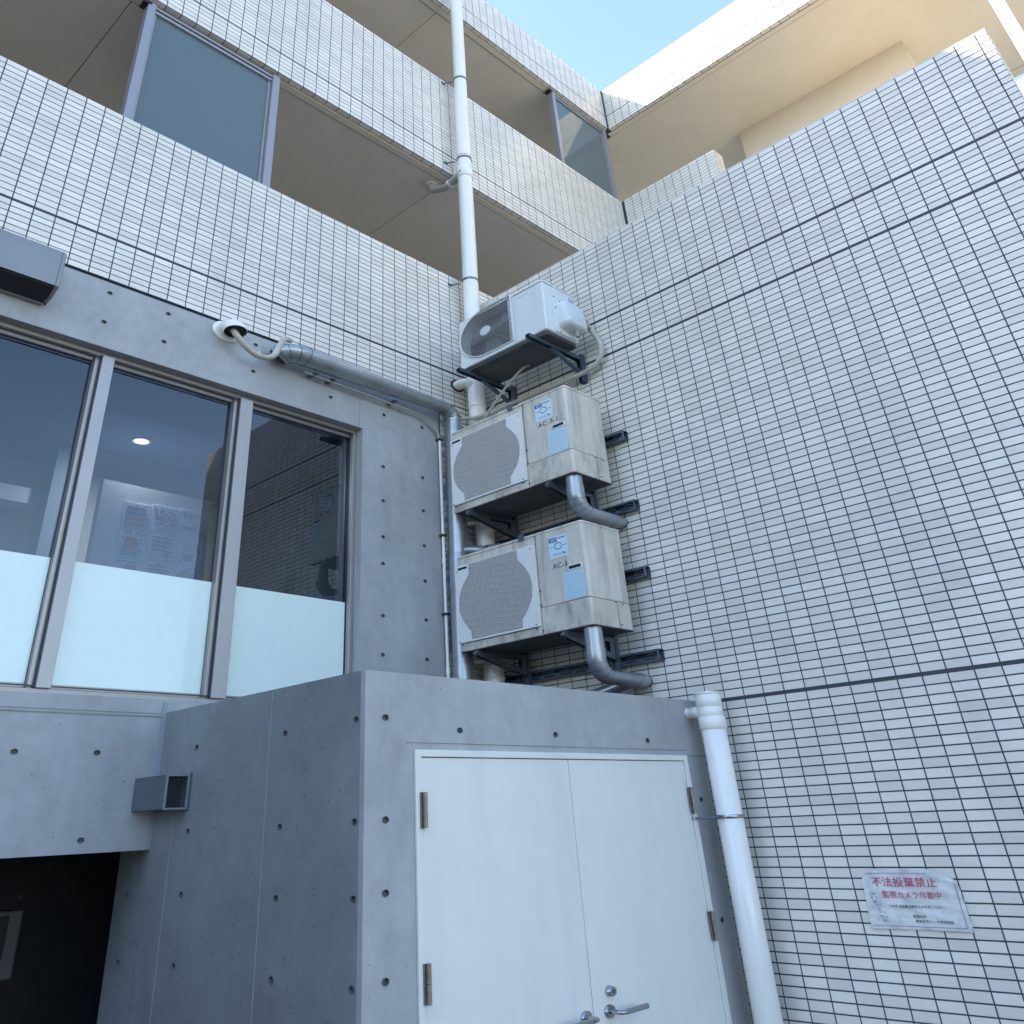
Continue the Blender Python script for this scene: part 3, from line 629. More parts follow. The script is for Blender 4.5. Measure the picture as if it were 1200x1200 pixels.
shape_text("管理会社", "fourth_line_text", INK, sg, (fx, -2.062, 1.268), uu, vv, .048, .0125, bold=.016)
shape_text("東急住宅リース株式会社", "fifth_line_text", INK, sg, (fx, -2.066, 1.248), uu, vv, .138, .0125, bold=.016)
MB().box(fx, fx + .0005, -2.243, -1.905, 1.2295, 1.2315).box(fx, fx + .0005, -2.245, -2.243, 1.23, 1.425).box(fx, fx + .0005, -2.15, -1.92, 1.459, 1.461).build("printed_border", PURPLE2, sg)
wr = MB()
for k in range(46):
    t = rs.random(); y = -1.925 - .035 * t + rs.uniform(-.012, .012); z = 1.375 - .13 * t + rs.uniform(-.006, .006); a = rs.uniform(.001, .0045)
    wr.box(fx, fx + .0005, y - a, y + a, z - .0012, z + .0012)
wr.build("worn_print", mat("worn_ink", (.16, .2, .28), rough=.6), sg)

# ================================================================= PIPES AND DUCTS
dp = thing("drain_pipe", "tall white drainpipe running up the corner past the balconies", "drainpipe", (-.13, -.11, 2.4))
R0 = .057
def pc(z):  # axis of the stack: a touch out of plumb
    return (-.132 + (.067 * max(0, z - 5.2) / 6.3), -.11, z)
MB().tube([pc(2.40), pc(5.3), pc(8.07)], R0, 32).build("lower_pipe", PVC, dp)
MB().tube([pc(8.07), pc(13.0)], R0 - .002, 32).build("upper_pipe", PVC, dp)
for z0, z1, rr in ((7.92, 8.08, .064), (8.235, 8.25, .0615), (5.075, 5.10, .062), (4.72, 4.735, .0615), (2.72, 2.74, .062)):
    MB().tube([pc(z0), pc(z0 + .004), pc(z1 - .004), pc(z1)], [rr - .004, rr, rr, rr - .004], 32).build("coupling", PVC, dp)
for z in (9.50, 6.52, 8.20):
    c = pc(z); MB().tube([(c[0], c[1], z - .012), (c[0], c[1], z + .012)], R0 + .003, 32).build("clamp_band", STEEL, dp)
    MB().cyl((c[0] - .05, c[1] + .05, z - .02), (c[0] - .10, -.002, z - .03), .006, 8).box(c[0] - .12, c[0] - .085, -.006, -.001, z - .045, z - .015).build("clamp_arm", DSTEEL, dp)
MB().tube(smooth_path([(-.135, -.13, 7.985), (-.14, .05, 7.93), (-.145, .10, 7.93), (-.17, .185, 7.955), (-.185, .20, 8.02)], 6), .034, 20).build("branch_pipe", PVC_G, dp)
MB().tube([(-.185, .20, 8.015), (-.185, .20, 8.043)], .048, 24).build("ceiling_collar", PVC, dp)
MB().tube([(-.14, .02, 7.932), (-.1415, .035, 7.932)], .039, 20).build("branch_ring", PVC, dp)
MB().tube(smooth_path([(-.20, -.001, 5.335), (-.20, -.06, 5.335), (-.18, -.09, 5.325), (-.14, -.11, 5.29)], 6), .042, 20).build("wall_elbow", PVC, dp)
MB().tube([(-.20, -.006, 5.335), (-.20, -.001, 5.335)], .058, 24).build("rubber_collar", RUBBER, dp)
for z in (3.95, 2.86):
    MB().tube(smooth_path([(-.132, -.19, z + .03), (-.15, -.21, z), (-.24, -.2, z - .02), (-.3, -.14, z - .03)], 5), .016, 12).build("small_branch", PVC_G, dp)

rpz = thing("downpipe", "thick white downpipe beside the right edge of the double doors", "drainpipe", (-.12, -1.43, 0))
c = (-.13, -1.445); R1 = .055
def ring(z0, z1, r, name, m_=PVC, e=.003): MB().tube([(c[0], c[1], z0), (c[0], c[1], z0 + e), (c[0], c[1], z1 - e), (c[0], c[1], z1)], [r - e, r, r, r - e], 40).build(name, m_, rpz)
ring(0, 2.24, R1, "pipe"); ring(2.215, 2.285, R1 + .005, "coupling"); ring(2.28, 2.345, R1 + .001, "tee_body"); ring(2.34, 2.415, R1 + .0025, "coupling")
ring(2.414, 2.424, R1 + .006, "cap")
MB().tube([(c[0], c[1], 2.424), (c[0], c[1], 2.436)], [.012, .010], 14).build("cap_knob", PVC, rpz)
MB().tube([(c[0] - .005, c[1] + .045, 2.318), (c[0] - .005, c[1] + .075, 2.318), (c[0] - .005, c[1] + .076, 2.318), (c[0] - .005, enc_front - .001, 2.318)], [.038, .038, .034, .034], 26).build("side_inlet", PVC, rpz)
ring(1.738, 1.758, R1 + .0025, "clamp_band", CHROME, .001)
MB().box(c[0] - .073, c[0] - .045, c[1] - .004, c[1] + .004, 1.743, 1.753).cyl((c[0] - .08, c[1], 1.748), (c[0] - .105, enc_front - .001, 1.745), .006, 8).cyl((c[0] - .105, enc_front - .006, 1.745), (c[0] - .105, enc_front - .001, 1.745), .016, 14).build("clamp_arm", STEEL, rpz)

# silver insulated duct: along the concrete band, round the elbow, down the corner
du = thing("insulated_duct", "grey metal jacketed duct along the concrete band and down the corner", "duct", (-1, -.1, 4.97))
DR = .069; YD = -.1
MB().tube([(-1.44, YD, 4.975), (-1.05, YD, 4.975), (-.88, YD, 4.974)], [DR, DR - .003, DR - .010], 32).build("duct_section", DUCT, du)
MB().tube([(-.888, YD, 4.974), (-.62, YD, 4.972), (-.45, YD, 4.97)], [DR - .008, DR - .014, DR - .017], 32).build("duct_section", DUCT, du)
el = [(-1.44, YD, 4.975), (-1.50, YD, 4.974), (-1.545, YD + .008, 4.968), (-1.575, YD + .028, 4.957), (-1.59, YD + .05, 4.94)]
el = smooth_path(el, 4)
MB().tube(el, DR + .001, 28).build("elbow", DUCT, du)
for k in (1, 5, 9, 13):
    d_ = (el[k + 1] - el[k - 1]).normalized() * .002; MB().tube([el[k] - d_, el[k] + d_], DR + .0035, 28).build("elbow_seam", STEEL, du)
MB().tube([(-1.590, YD + .05, 4.94), (-1.598, YD + .062, 4.93)], [DR - .004, DR - .012], 28).build("end_cap", RUBBER, du)
e2 = [(-.45 + .11 * math.sin(math.radians(a)), YD, 4.86 + .11 * math.cos(math.radians(a))) for a in range(0, 91, 6)]
MB().tube(e2, DR - .0165, 32).build("elbow", DUCT, du)
for k in (4, 8, 12):
    d_ = (Vector(e2[k + 1]) - Vector(e2[k - 1])).normalized() * .0018; MB().tube([Vector(e2[k]) - d_, Vector(e2[k]) + d_], DR - .0118, 30).build("elbow_seam", STEEL, du)
MB().tube([(-.34, YD, 4.865), (-.352, YD, 3.66)], DR - .019, 32).build("duct_section", DUCT, du)
MB().tube([(-.352, YD, 3.665), (-.353, YD, 3.64), (-.356, YD, 2.401)], [DR - .018, DR - .015, DR - .015], 32).build("duct_section", DUCT, du)
MB().tube([(-.3535, YD, 3.372), (-.3535, YD, 3.364)], DR - .0125, 32).build("duct_ring", DUCT, du)
for x, r_ in ((-.885, DR - .006), (-.46, DR - .014)): MB().tube([(x - .006, YD, 4.972), (x + .006, YD, 4.972)], r_, 32).build("duct_ring", DUCT, du)
for x in (-1.36, -1.24, -.79): MB().box(x - .014, x + .014, YD + .02, -.001, 4.886, 4.894).cyl((x, YD + .05, 4.875), (x, YD + .05, 4.90), .008, 8).build("duct_hanger", DSTEEL, du)
br = smooth_path([(-.33, YD - .02, 3.69), (-.30, -.16, 3.69), (-.27, -.22, 3.68), (-.25, -.34, 3.67)], 6)
MB().tube(br, .036, 20).build("duct_branch", DUCT, du); MB().tube([(-.265, -.245, 3.676), (-.258, -.28, 3.674)], .039, 20).build("duct_ring", CHROME, du)

cd = thing("conduit", "thin pale conduit running under the duct and down the concrete edge", "conduit", (-.39, -.02, 4))
MB().tube(smooth_path([(-1.42, -.05, 4.885), (-.9, -.045, 4.875), (-.60, -.04, 4.868), (-.50, -.03, 4.83), (-.415, -.025, 4.76), (-.40, -.02, 4.70)], 6), .008, 10).build("upper_run", PVC_G, cd)
MB().tube([(-.393, -.02, 4.70), (-.393, -.02, 2.402)], .0095, 12).build("lower_run", PVC, cd)
for z in (4.70, 3.835, 3.2, 2.42): MB().box(-.41, -.376, -.034, -.001, z - .008, z + .008).build("saddle", RUBBER, cd)
for z in (3.60, 2.75): MB().tube([(-.393, -.02, z), (-.393, -.02, z + .045)], .0125, 12).build("joint", PVC, cd)

# wall sleeve with the taped hose hanging out of it
sl = thing("wall_sleeve", "round white wall sleeve above the middle window with dark open mouth", "sleeve cap", (-1.885, 0, 5.03))
MB().tube([(-1.887, -.001, 5.035), (-1.887, -.010, 5.035), (-1.887, -.013, 5.035)], [.082, .082, .07], 36).build("flange", PVC, sl)
sp = [(-1.885, -.008, 5.038), (-1.885, -.045, 5.038), (-1.883, -.072, 5.028), (-1.882, -.086, 5.008), (-1.881, -.092, 4.985)]
MB().tube(sp, [.064, .064, .064, .062, .060], 32, caps=False).build("dome", PVC, sl)
MB().tube([sp[-1], sp[-2], sp[-3]], [.052, .054, .054], 28, caps=False).build("inner_wall", CAVITY_D, sl)
MB().tube([(-1.881, -.088, 4.995), (-1.881, -.0875, 4.998)], [.057, .057], 28).build("dark_mouth", BLACK, sl)
MB().tube([(-1.881, -.0925, 4.983), (-1.881, -.0915, 4.9875)], [.061, .062], 32, caps=False).build("lip", PVC, sl)
hs_ = thing("taped_hose", "tan taped hose sagging from the wall sleeve to the grey duct", "hose", (-1.75, -.1, 4.9))
MB().tube(smooth_path([(-1.89, -.085, 5.0), (-1.872, -.10, 4.945), (-1.825, -.105, 4.885), (-1.765, -.105, 4.845), (-1.70, -.105, 4.845), (-1.655, -.11, 4.885), (-1.63, -.115, 4.97), (-1.605, -.12, 5.045), (-1.56, -.115, 5.06)], 8), .0185, 16).build("hose", HOSE, hs_)
MB().tube([(-1.742, -.108, 4.858), (-1.742, -.112, 4.885)], [.009, .002], 8).build("tape_end", HOSE, hs_)

# ================================================================= AIR CONDITIONERS ON THE TILED WALL
def rounded(u0, u1, v0, v1, r, n=6):
    out = []
    for cu_, cv, a in ((u1 - r, v1 - r, 0), (u0 + r, v1 - r, 90), (u0 + r, v0 + r, 180), (u1 - r, v0 + r, 270)):
        for k in range(n + 1): t = math.radians(a + 90 * k / n); out.append((cu_ + r * math.cos(t), cv + r * math.sin(t)))
    return out
def big_unit(z0, code, label, seed):
    """slim condensing unit: fan half towards the corner, ivory service half towards the viewer"""
    x0, x1, y0, y1, H = -.435, -.12, -1.094, -.172, .717
    a = thing("air_conditioner", label, "air conditioner", (-.28, -.63, z0), "air conditioner units stacked on the tiled wall")
    z1 = z0 + H; ys = -.768
    MB().prism(rounded(x0, x1, y0, y1, .022), 2, z0 + .175, z1 - .018).build("casing", IVORY, a) if 0 else None
    # service half
    MB().prism(rounded(x0, x1, y0, ys, .018, 5), 2, z0 + .186, z1 - .016).build("service_panel", IVORY, a)
    MB().prism(rounded(x0 - .001, x1, y0 - .001, ys + .004, .018, 5), 2, z0 + .004, z0 + .1815).build("lower_cover", IVORY2, a)
    MB().box(x0 + .004, x1 - .002, y0 + .004, ys, z0 + .18, z0 + .19).build("cover_gap", GASKET, a)
    MB().prism(rounded(x0 - .003, x1 + .003, y0 - .003, y1 + .003, .02, 5), 2, z1 - .0155, z1).build("top_plate", IVORY, a)
    # fan half
    MB().box(x0 + .09, x1, ys + .002, y1, z0 + .058, z1 - .016).build("fan_housing", CAVITY, a)
    hr = MB(); hr.box(x0 + .002, x0 + .09, ys + .002, ys + .02, z0 + .058, z1 - .016).box(x0 + .002, x0 + .09, y1 - .012, y1, z0 + .058, z1 - .016)
    hr.box(x0 + .002, x0 + .01, ys + .0205, y1 - .0125, z1 - .096, z1 - .016); hr.build("fan_frame", IVORY, a)
    MB().box(x0 - .004, x1, ys + .002, y1, z0 + .0, z0 + .056).build("base_rail", IVORY2, a, bevel=.002)
    MB().box(x0 + .004, x1 - .002, y0 + .004, y1 - .002, z0 - .003, z0 + .004).build("underside", UNDER, a)
    MB().tube([(x0 + .14, -.45, z0 - .0045), (x0 + .14, -.45, z0 - .003)], .045, 24).tube([(x0 + .14, -.45, z0 - .0055), (x0 + .14, -.45, z0 - .0045)], .028, 24).build("drain_plug", CAVITY, a)
    # white fan panel with the waisted round grille
    fy0, fy1, fz0, fz1 = -.757, -.178, z0 + .060, z1 - .083
    cy, cz, r = -.463, (fz0 + fz1) / 2 - .005, .272
    def outline(n=64):
        top, bot = fz1 - .002, fz0 + .012; P = []
        right = []; left = []
        for k in range(n + 1):
            z = bot + (top - bot) * k / n; dz = (z - cz) / r
            h = r * math.sqrt(max(0, 1 - dz * dz)); h = max(h, .17 - 0 * abs(dz))
            h = (h ** 6 + (.165) ** 6) ** (1 / 6)
            right.append((cy - h, z)); left.append((cy + h, z))
        return right, left
    rt, lf = outline()
    pm = MB(); xf = x0 - .013
    for (c1, e) in ((rt, fy0), (lf, fy1)):
        for (a0, a1) in zip(c1[:-1], c1[1:]):
            pm.add([(xf, a0[0], a0[1]), (xf, e, a0[1]), (xf, e, a1[1]), (xf, a1[0], a1[1]), (x0 + .0, a0[0], a0[1]), (x0 + .0, a1[0], a1[1])], [(0, 1, 2, 3), (0, 3, 5, 4)])
    zb, zt = rt[0][1], rt[-1][1]
    pm.box(xf, x0 + .0015, fy0, fy1, fz0, zb - .0001).box(xf, x0 + .0015, fy0, fy1, zt + .0001, fz1 + .004)
    pm.box(xf, x0 + .0015, fy0 - .006, fy0 - .0001, fz0, fz1 + .004).box(xf, x0 + .0015, fy1 + .0001, fy1 + .005, fz0, fz1 + .004)
    pm.build("fan_panel", PANELW, a)
    gm = MB(); xg = xf - .001
    def half(z):
        dz = (z - cz) / r; h = r * math.sqrt(max(0, 1 - dz * dz)); h = max(h, .17); return (h ** 6 + .165 ** 6) ** (1 / 6)
    ny = 46
    for k in range(ny + 1):        # upright fins, each as long as the outline allows
        y = cy - r + .004 + (2 * r - .008) * k / ny; dy = abs(y - cy)
        zz_ = [zb + (zt - zb) * q / 120 for q in range(121)]; zz_ = [q for q in zz_ if half(q) > dy]
        if not zz_: continue
        a0, a1 = zz_[0], zz_[-1]
        if a1 - a0 > .02: gm.box(xg, xg + .010, y - .0019, y + .0019, a0, a1)
    for k in range(13):            # wavy cross wires
        zc = zb + (zt - zb) * (k + .5) / 13; h = half(zc)
        pts = [(xg + .001, cy + h * t, zc + .011 * math.cos(math.pi * t * 1.5)) for t in [i / 8 - 1 for i in range(17)]]
        gm.tube(pts, .0022, 5, caps=False)
    gm.build("fan_guard", WIRE, a, fix=False)
    MB().tube([(x0 + .004, cy, cz), (x0 + .088, cy, cz)], [.262, .25], 40, caps=False).build("fan_shroud", CAVITY, a)
    fb = MB()
    for b in range(4):
        t0 = math.radians(90 * b + seed * 20); P = []
        for i in range(7):
            rr = .05 + .185 * i / 6; tw_ = .5 - .03 * i
            for dt, dx in ((-.30 - .02 * i, .028), (.34 + .03 * i, -.022)): P.append((x0 + .045 + dx, cy + rr * math.cos(t0 + dt), cz + rr * math.sin(t0 + dt)))
        fb.add(P, [(2 * i, 2 * i + 1, 2 * i + 3, 2 * i + 2) for i in range(6)], True)
    fb.tube([(x0 + .025, cy, cz), (x0 + .07, cy, cz)], [.05, .055], 24); fb.build("fan", FAN, a, fix=False)
    MB().box(xf - .0008, xf + .002, -.262, -.192, z1 - .112, z1 - .094).build("panel_slot", BLACK, a)
    MB().box(x0 - .010, x0 - .002, -.7, -.665, z1 - .022, z1 + .022).box(x0 - .008, x0 + .04, -.695, -.67, z1 + .001, z1 + .006).build("top_clip", DSTEEL, a)
    # handle recess, rating label, sticker and stencilled code
    hz = z0 + .405
    MB().box(x0 - .004, x0 - .0005, -1.070, -.976, hz - .019, hz + .019).build("handle_rim", PANELW, a, bevel=.003)
    MB().box(x0 - .0052, x0 - .0042, -1.060, -.984, hz - .010, hz + .011).build("handle_recess", BLACK, a)
    MB().box(x0 - .0016, x0 - .0004, -1.072, -.940, z0 + .193, z0 + .384).build("rating_label", PAPER, a)
    ln = MB()
    for k in range(9): ln.box(x0 - .0022, x0 - .0017, -1.062 + .02 * (k % 3 == 0), -.95, z0 + .21 + .018 * k, z0 + .2115 + .018 * k)
    ln.build("label_print", mat("faint_print", (.33, .45, .52), rough=.6), a)
    sz0, sz1 = z0 + .497, z0 + .652
    st = MB().box(x0 - .0016, x0 - .0004, -.990, -.866, sz0, sz1).build("sticker", STICK, a)
    MB().box(x0 - .0024, x0 - .0018, -.922, -.868, sz1 - .040, sz1 - .006).build("sticker_patch", BLUE, a)
    mk = MB()
    for k, (w0, w1) in enumerate(((.876, .884), (.888, .897), (.901, .906), (.909, .916))): mk.box(x0 - .0030, x0 - .0026, -w1, -w0, sz1 - .018 - .003 * (k % 2), sz1 - .012)
    mk.box(x0 - .0030, x0 - .0026, -.914, -.876, sz1 - .032, sz1 - .027); mk.build("patch_print", STICK, a)
    mk = MB()
    for k in range(6): mk.box(x0 - .0022, x0 - .0018, -.937 - .0085 * k, -.931 - .0085 * k, sz1 - .024 + .002 * (k % 3), sz1 - .012 - .001 * (k % 2))
    mk.build("heading_print", BLUE, a)
    lg = MB()
    for s_ in (1, -1):
        for k in range(12):
            t0 = math.radians(200 + 13 * k) if s_ > 0 else math.radians(20 + 13 * k); t1 = t0 + math.radians(14)
            q = [(x0 - .0022, -.928 - rr * math.cos(t) * 1.0, sz0 + .082 + rr * math.sin(t)) for rr, t in ((.021, t0), (.026, t0), (.026, t1), (.021, t1))]
            lg.add(q, [(0, 1, 2, 3)])
    lg.box(x0 - .0022, x0 - .0019, -.905, -.872, sz0 + .080, sz0 + .083).box(x0 - .0022, x0 - .0019, -.985, -.952, sz0 + .080, sz0 + .083)
    lg.build("sticker_emblem", INK, a, fix=False)
    shape_text("スリム", "sticker_word_text", INK, a, (x0 - .0022, -.890, sz0 + .018), uu, vv, .055, .017, bold=.012)
    mk = MB(); mk.tube([(x0 - .0022, -.950 - .024 * t, sz0 + .026 + .007 * math.sin(7 * t)) for t in [i / 12 for i in range(13)]], .0022, 5); mk.build("blue_squiggle", BLUE, a)
    shape_text(code, "stencilled_code_text", INK, a, (x0 - .0014, -.876, z0 + (.425 if len(code) < 5 else .446)), uu, vv, .098 if len(code) < 5 else .145, .036, bold=.004)
    # side: fold line, split line of the cover, screws
    MB().box(x0 + .20, x0 + .202, y0 - .0025, y0 - .0005, z0 + .006, z0 + .18).build("cover_split", GASKET, a)
    MB().box(x0 + .13, x0 + .255, y0 - .0015, y0 - .0003, z0 + .19, z1 - .05).build("pressed_panel", IVORY, a, bevel=.001)
    sr = MB()
    for yy, zz in ((-.779, .20), (-.779, .30), (-.776, .03), (-.74, .045), (-.20, .045), (-.17 - .015, .595), (-.745, .61), (-.185, .05 + .02), (-.742, .075)):
        xx = x0 - .0035 if yy < -.77 else x0 - .0135
        sr.cyl((xx - .002, yy, z0 + zz), (xx + .004, yy, z0 + zz), .0045, 8)
    for xx, zz in ((.19, .178), (.25, .170), (.22, .03)): sr.cyl((x0 + xx, y0 - .004, z0 + zz), (x0 + xx, y0, z0 + zz), .0045, 8)
    stuff(sr.build("screw", RUBBER, a)); return a
big_unit(2.878, "AC-3", "ivory air conditioner marked AC-3, lowest of the three on the tiled wall", 0)
big_unit(3.958, "AC-3-1", "ivory air conditioner marked AC-3-1, between the white unit and the lowest one", 1)

def top_unit():
    x0, x1, y0, y1, z0, z1 = -.428, -.135, -1.018, -.285, 5.222, 5.732
    a = thing("air_conditioner", "white air conditioner with round black fan grille, topmost of the three", "air conditioner", (-.28, -.65, z0), "air conditioner units stacked on the tiled wall")
    MB().box(x0 + .085, x1, y1 - .43, y1, z0 + .02, z1 - .014).box(x0, x1, y0, y1 - .432, z0 + .02, z1 - .014).build("casing", CASEW, a, bevel=.012, seg=3)
    MB().prism(rounded(x0 - .003, x1 + .002, y0 - .003, y1 + .003, .02, 5), 2, z1 - .0135, z1).build("top_plate", CASEW, a)
    MB().prism(rounded(x0 + .012, x1 - .004, y0 + .012, y1 - .012, .03, 5), 2, z0 - .012, z0 + .0185).build("base_pan", UNDER, a, bevel=.003)
    MB().box(x0 + .05, x1 - .04, y0 + .08, y1 - .05, z0 - .016, z0 - .0125).build("pan_rib", UNDER, a, bevel=.003)
    MB().tube([(x1 - .06, -.66, z0 - .017), (x1 - .06, -.66, z0 - .012)], .02, 16).box(x1 - .05, x1 - .03, -.93, -.82, z0 - .0168, z0 - .0128).build("pan_hole", BLACK, a)
    cy, cz, r = -.528, 5.507, .232
    # front of the fan half: a plate with a D-shaped mouth
    fy0, fy1 = y1 - .4795, y1 - .0; fz0, fz1 = z0 + .02, z1 - .0145
    mouth = []
    yE = cy - .232
    for k in range(41):
        t = math.radians(90 + 180 * k / 40); mouth.append((cy - r * math.cos(t) * -1 * -1 if 0 else cy + r * math.sin(math.radians(180 * k / 40)) * 1.0, cz + r * math.cos(math.radians(180 * k / 40))))
    poly = [(yE + .02, cz + r), (cy, cz + r)] + mouth[1:-1] + [(cy, cz - r), (yE + .02, cz - r), (yE + .006, cz - r + .005), (yE, cz - r + .02), (yE, cz + r - .02), (yE + .006, cz + r - .005)]
    n = len(poly); oc = []
    ym, yM = yE - .02, y1
    for (y, z) in poly:
        d = Vector((y - cy, z - cz)); s_ = min([(ym - cy) / d.x if d.x < -1e-6 else 9, (yM - cy) / d.x if d.x > 1e-6 else 9, (fz0 - cz) / d.y if d.y < -1e-6 else 9, (fz1 - cz) / d.y if d.y > 1e-6 else 9])
        oc.append((cy + d.x * max(1, s_), cz + d.y * max(1, s_)))
    m = MB(); m.add([(x0 - .004, y, z) for y, z in poly] + [(x0 - .004, y, z) for y, z in oc] + [(x0 + .084, y, z) for y, z in poly],
                    [(i, (i + 1) % n, n + (i + 1) % n, n + i) for i in range(n)] + [(i, (i + 1) % n, 2 * n + (i + 1) % n, 2 * n + i) for i in range(n)])
    m.build("front_plate", CASEW, a, fix=False)
    MB().box(x0 - .004, x0 + .084, y1 - .004, y1 - .0005, fz0, fz1).box(x0 - .004, x0 + .084, y1 - .49, y1 - .006, fz0 - .003, fz0 + .002).box(x0 - .004, x0 + .084, y1 - .49, y1 - .006, fz1 - .002, fz1 + .001).build("shell_edge", CASEW, a)
    rim = MB(); q = [(x0 - .008, y, z) for y, z in poly] + [(x0 - .008, *poly[0])]; rim.tube(q, .006, 8, caps=False); rim.build("mouth_rim", CASEW, a)
    MB().box(x0 - .0005, x0 + .0845, yE, y1 - .002, fz0 + .003, fz1 - .003).build("x", CAVITY_D, a) if 0 else None
    MB().box(x0 + .082, x0 + .0845, yE, y1 - .003, fz0 + .004, fz1 - .004).build("fan_cavity", CAVITY_D, a)
    fb = MB()
    for b in range(3):
        t0 = math.radians(120 * b + 25); P = []
        for i in range(7):
            rr = .045 + .16 * i / 6
            for dt, dx in ((-.42, .022), (.42, -.02)): P.append((x0 + .045 + dx, cy + rr * math.cos(t0 + dt), cz + rr * math.sin(t0 + dt)))
        fb.add(P, [(2 * i, 2 * i + 1, 2 * i + 3, 2 * i + 2) for i in range(6)], True)
    fb.tube([(x0 + .02, cy, cz), (x0 + .06, cy, cz)], .045, 24); fb.build("fan", FAN, a, fix=False)
    g = MB()
    for k in range(17):      # concentric rings clipped to the mouth on the straight side
        rr = .050 + .0112 * k; pts = []
        full = rr < r - .002
        for i in range(65):
            t = 2 * math.pi * i / 64; y, z = cy + rr * math.cos(t), cz + rr * math.sin(t)
            ok = (y > yE + .004) and abs(z - cz) < r - .004 and (y < cy or rr < r)
            pts.append((y, z) if ok else None)
        run = []
        for p_ in pts + [None]:
            if p_ is None:
                if len(run) > 1: g.tube([(x0 - .003 - .010 * (1 - rr / .26), *w_) for w_ in run], .0017, 5, caps=False)
                run = []
            else: run.append(p_)
    for k in range(17, 40):
        rr = .050 + .0112 * k
        if rr > .325: break
        run = []
        for i in range(65):
            t = math.pi / 2 + math.pi * i / 64; y, z = cy + rr * math.cos(t), cz + rr * math.sin(t)
            if y > yE + .004 and abs(z - cz) < r - .004: run.append((y, z))
            else:
                if len(run) > 1: g.tube([(x0 - .003, *w_) for w_ in run], .0017, 5, caps=False)
                run = []
    for k in range(24):
        t = 2 * math.pi * k / 24; L_ = r
        c_, s_ = math.cos(t), math.sin(t)
        if c_ < 0: L_ = min(.232 / max(abs(c_), 1e-6), r / max(abs(s_), 1e-6), .325)
        g.tube([(x0 - .010, cy + .045 * c_, cz + .045 * s_), (x0 + .0, cy + L_ * c_, cz + L_ * s_)], .0012, 4, caps=False)
    g.build("fan_guard", WIRE2, a, fix=False)
    MB().tube([(x0 - .016, cy, cz), (x0 - .012, cy, cz), (x0 - .008, cy, cz)], [.040, .046, .046], 32).build("fan_hub_cap", mat("hub_cap_paint", (.55, .6, .6), rough=.4), a)
    MB().box(x0 - .006, x0 - .0035, yE - .016, yE - .008, fz0 + .02, fz1 - .006).build("panel_step", CASEW, a, bevel=.001)
    MB().box(x0 - .0012, x0 - .0002, -.90, -.80, z1 - .064, z1 - .056).build("maker_plate", mat("faint_badge", (.5, .56, .58), rough=.4), a)
    # side cover of the valves
    MB().prism(rounded(x0 + .075, x1 - .015, z0 + .03, z1 - .03, .02, 5), 1, y0 - .008, y0 - .0005).build("side_plate", CASEW, a, bevel=.002)
    yc = y0 - .008
    pr = rounded(x0 + .10, x1 + .005, z0 + .075, z0 + .345, .05, 6)
    cvm = MB(); cx_, cz_ = sum(p[0] for p in pr) / len(pr), sum(p[1] for p in pr) / len(pr)
    lv = [(1.0, 0), (.985, .03), (.94, .055), (.86, .068), (.7, .073)]
    rg = [[(cx_ + (u_ - cx_) * s_, yc - d_ * (1 - .35 * (v_ - cz_) / .135 * .5), cz_ + (v_ - cz_) * s_) for u_, v_ in pr] for s_, d_ in lv]; nn = len(pr)
    cvm.add(sum(rg, []), [(j * nn + k, j * nn + (k + 1) % nn, (j + 1) * nn + (k + 1) % nn, (j + 1) * nn + k) for j in range(len(lv) - 1) for k in range(nn)] + [tuple(4 * nn + k for k in range(nn))], True)
    cvm.build("valve_cover", COVERW, a)
    MB().tube([(cx_ + .015, yc - .045, z0 + .02), (cx_ + .015, yc - .04, z0 + .085)], [.014, .018], 18).build("cover_spout", HOSEG, a)
    MB().box(x1 - .065, x1 - .02, y0 - .0098, y0 - .0082, z1 - .15, z1 - .06).build("rating_label", mat("small_grey_label", (.42, .46, .47), rough=.5), a)
    MB().box(x0 + .13, x0 + .20, y0 - .012, y0 - .0085, z1 - .165, z1 - .145).build("cover_grip", PVC_G, a, bevel=.002)
    s2 = MB()
    for xx, zz in ((.088, .38), (.088, .27), (.19, .33), (.245, .30), (.12, .045)): s2.cyl((x0 + xx, y0 - .012, z0 + zz), (x0 + xx, y0 - .008, z0 + zz), .0045, 8)
    stuff(s2.build("screw", RUBBER, a))
    MB().box(x0 + .13, x0 + .24, y0 + .0, y0 + .02, z1 + .0005, z1 + .007).build("top_seal", RUBBER, a)
top_unit()

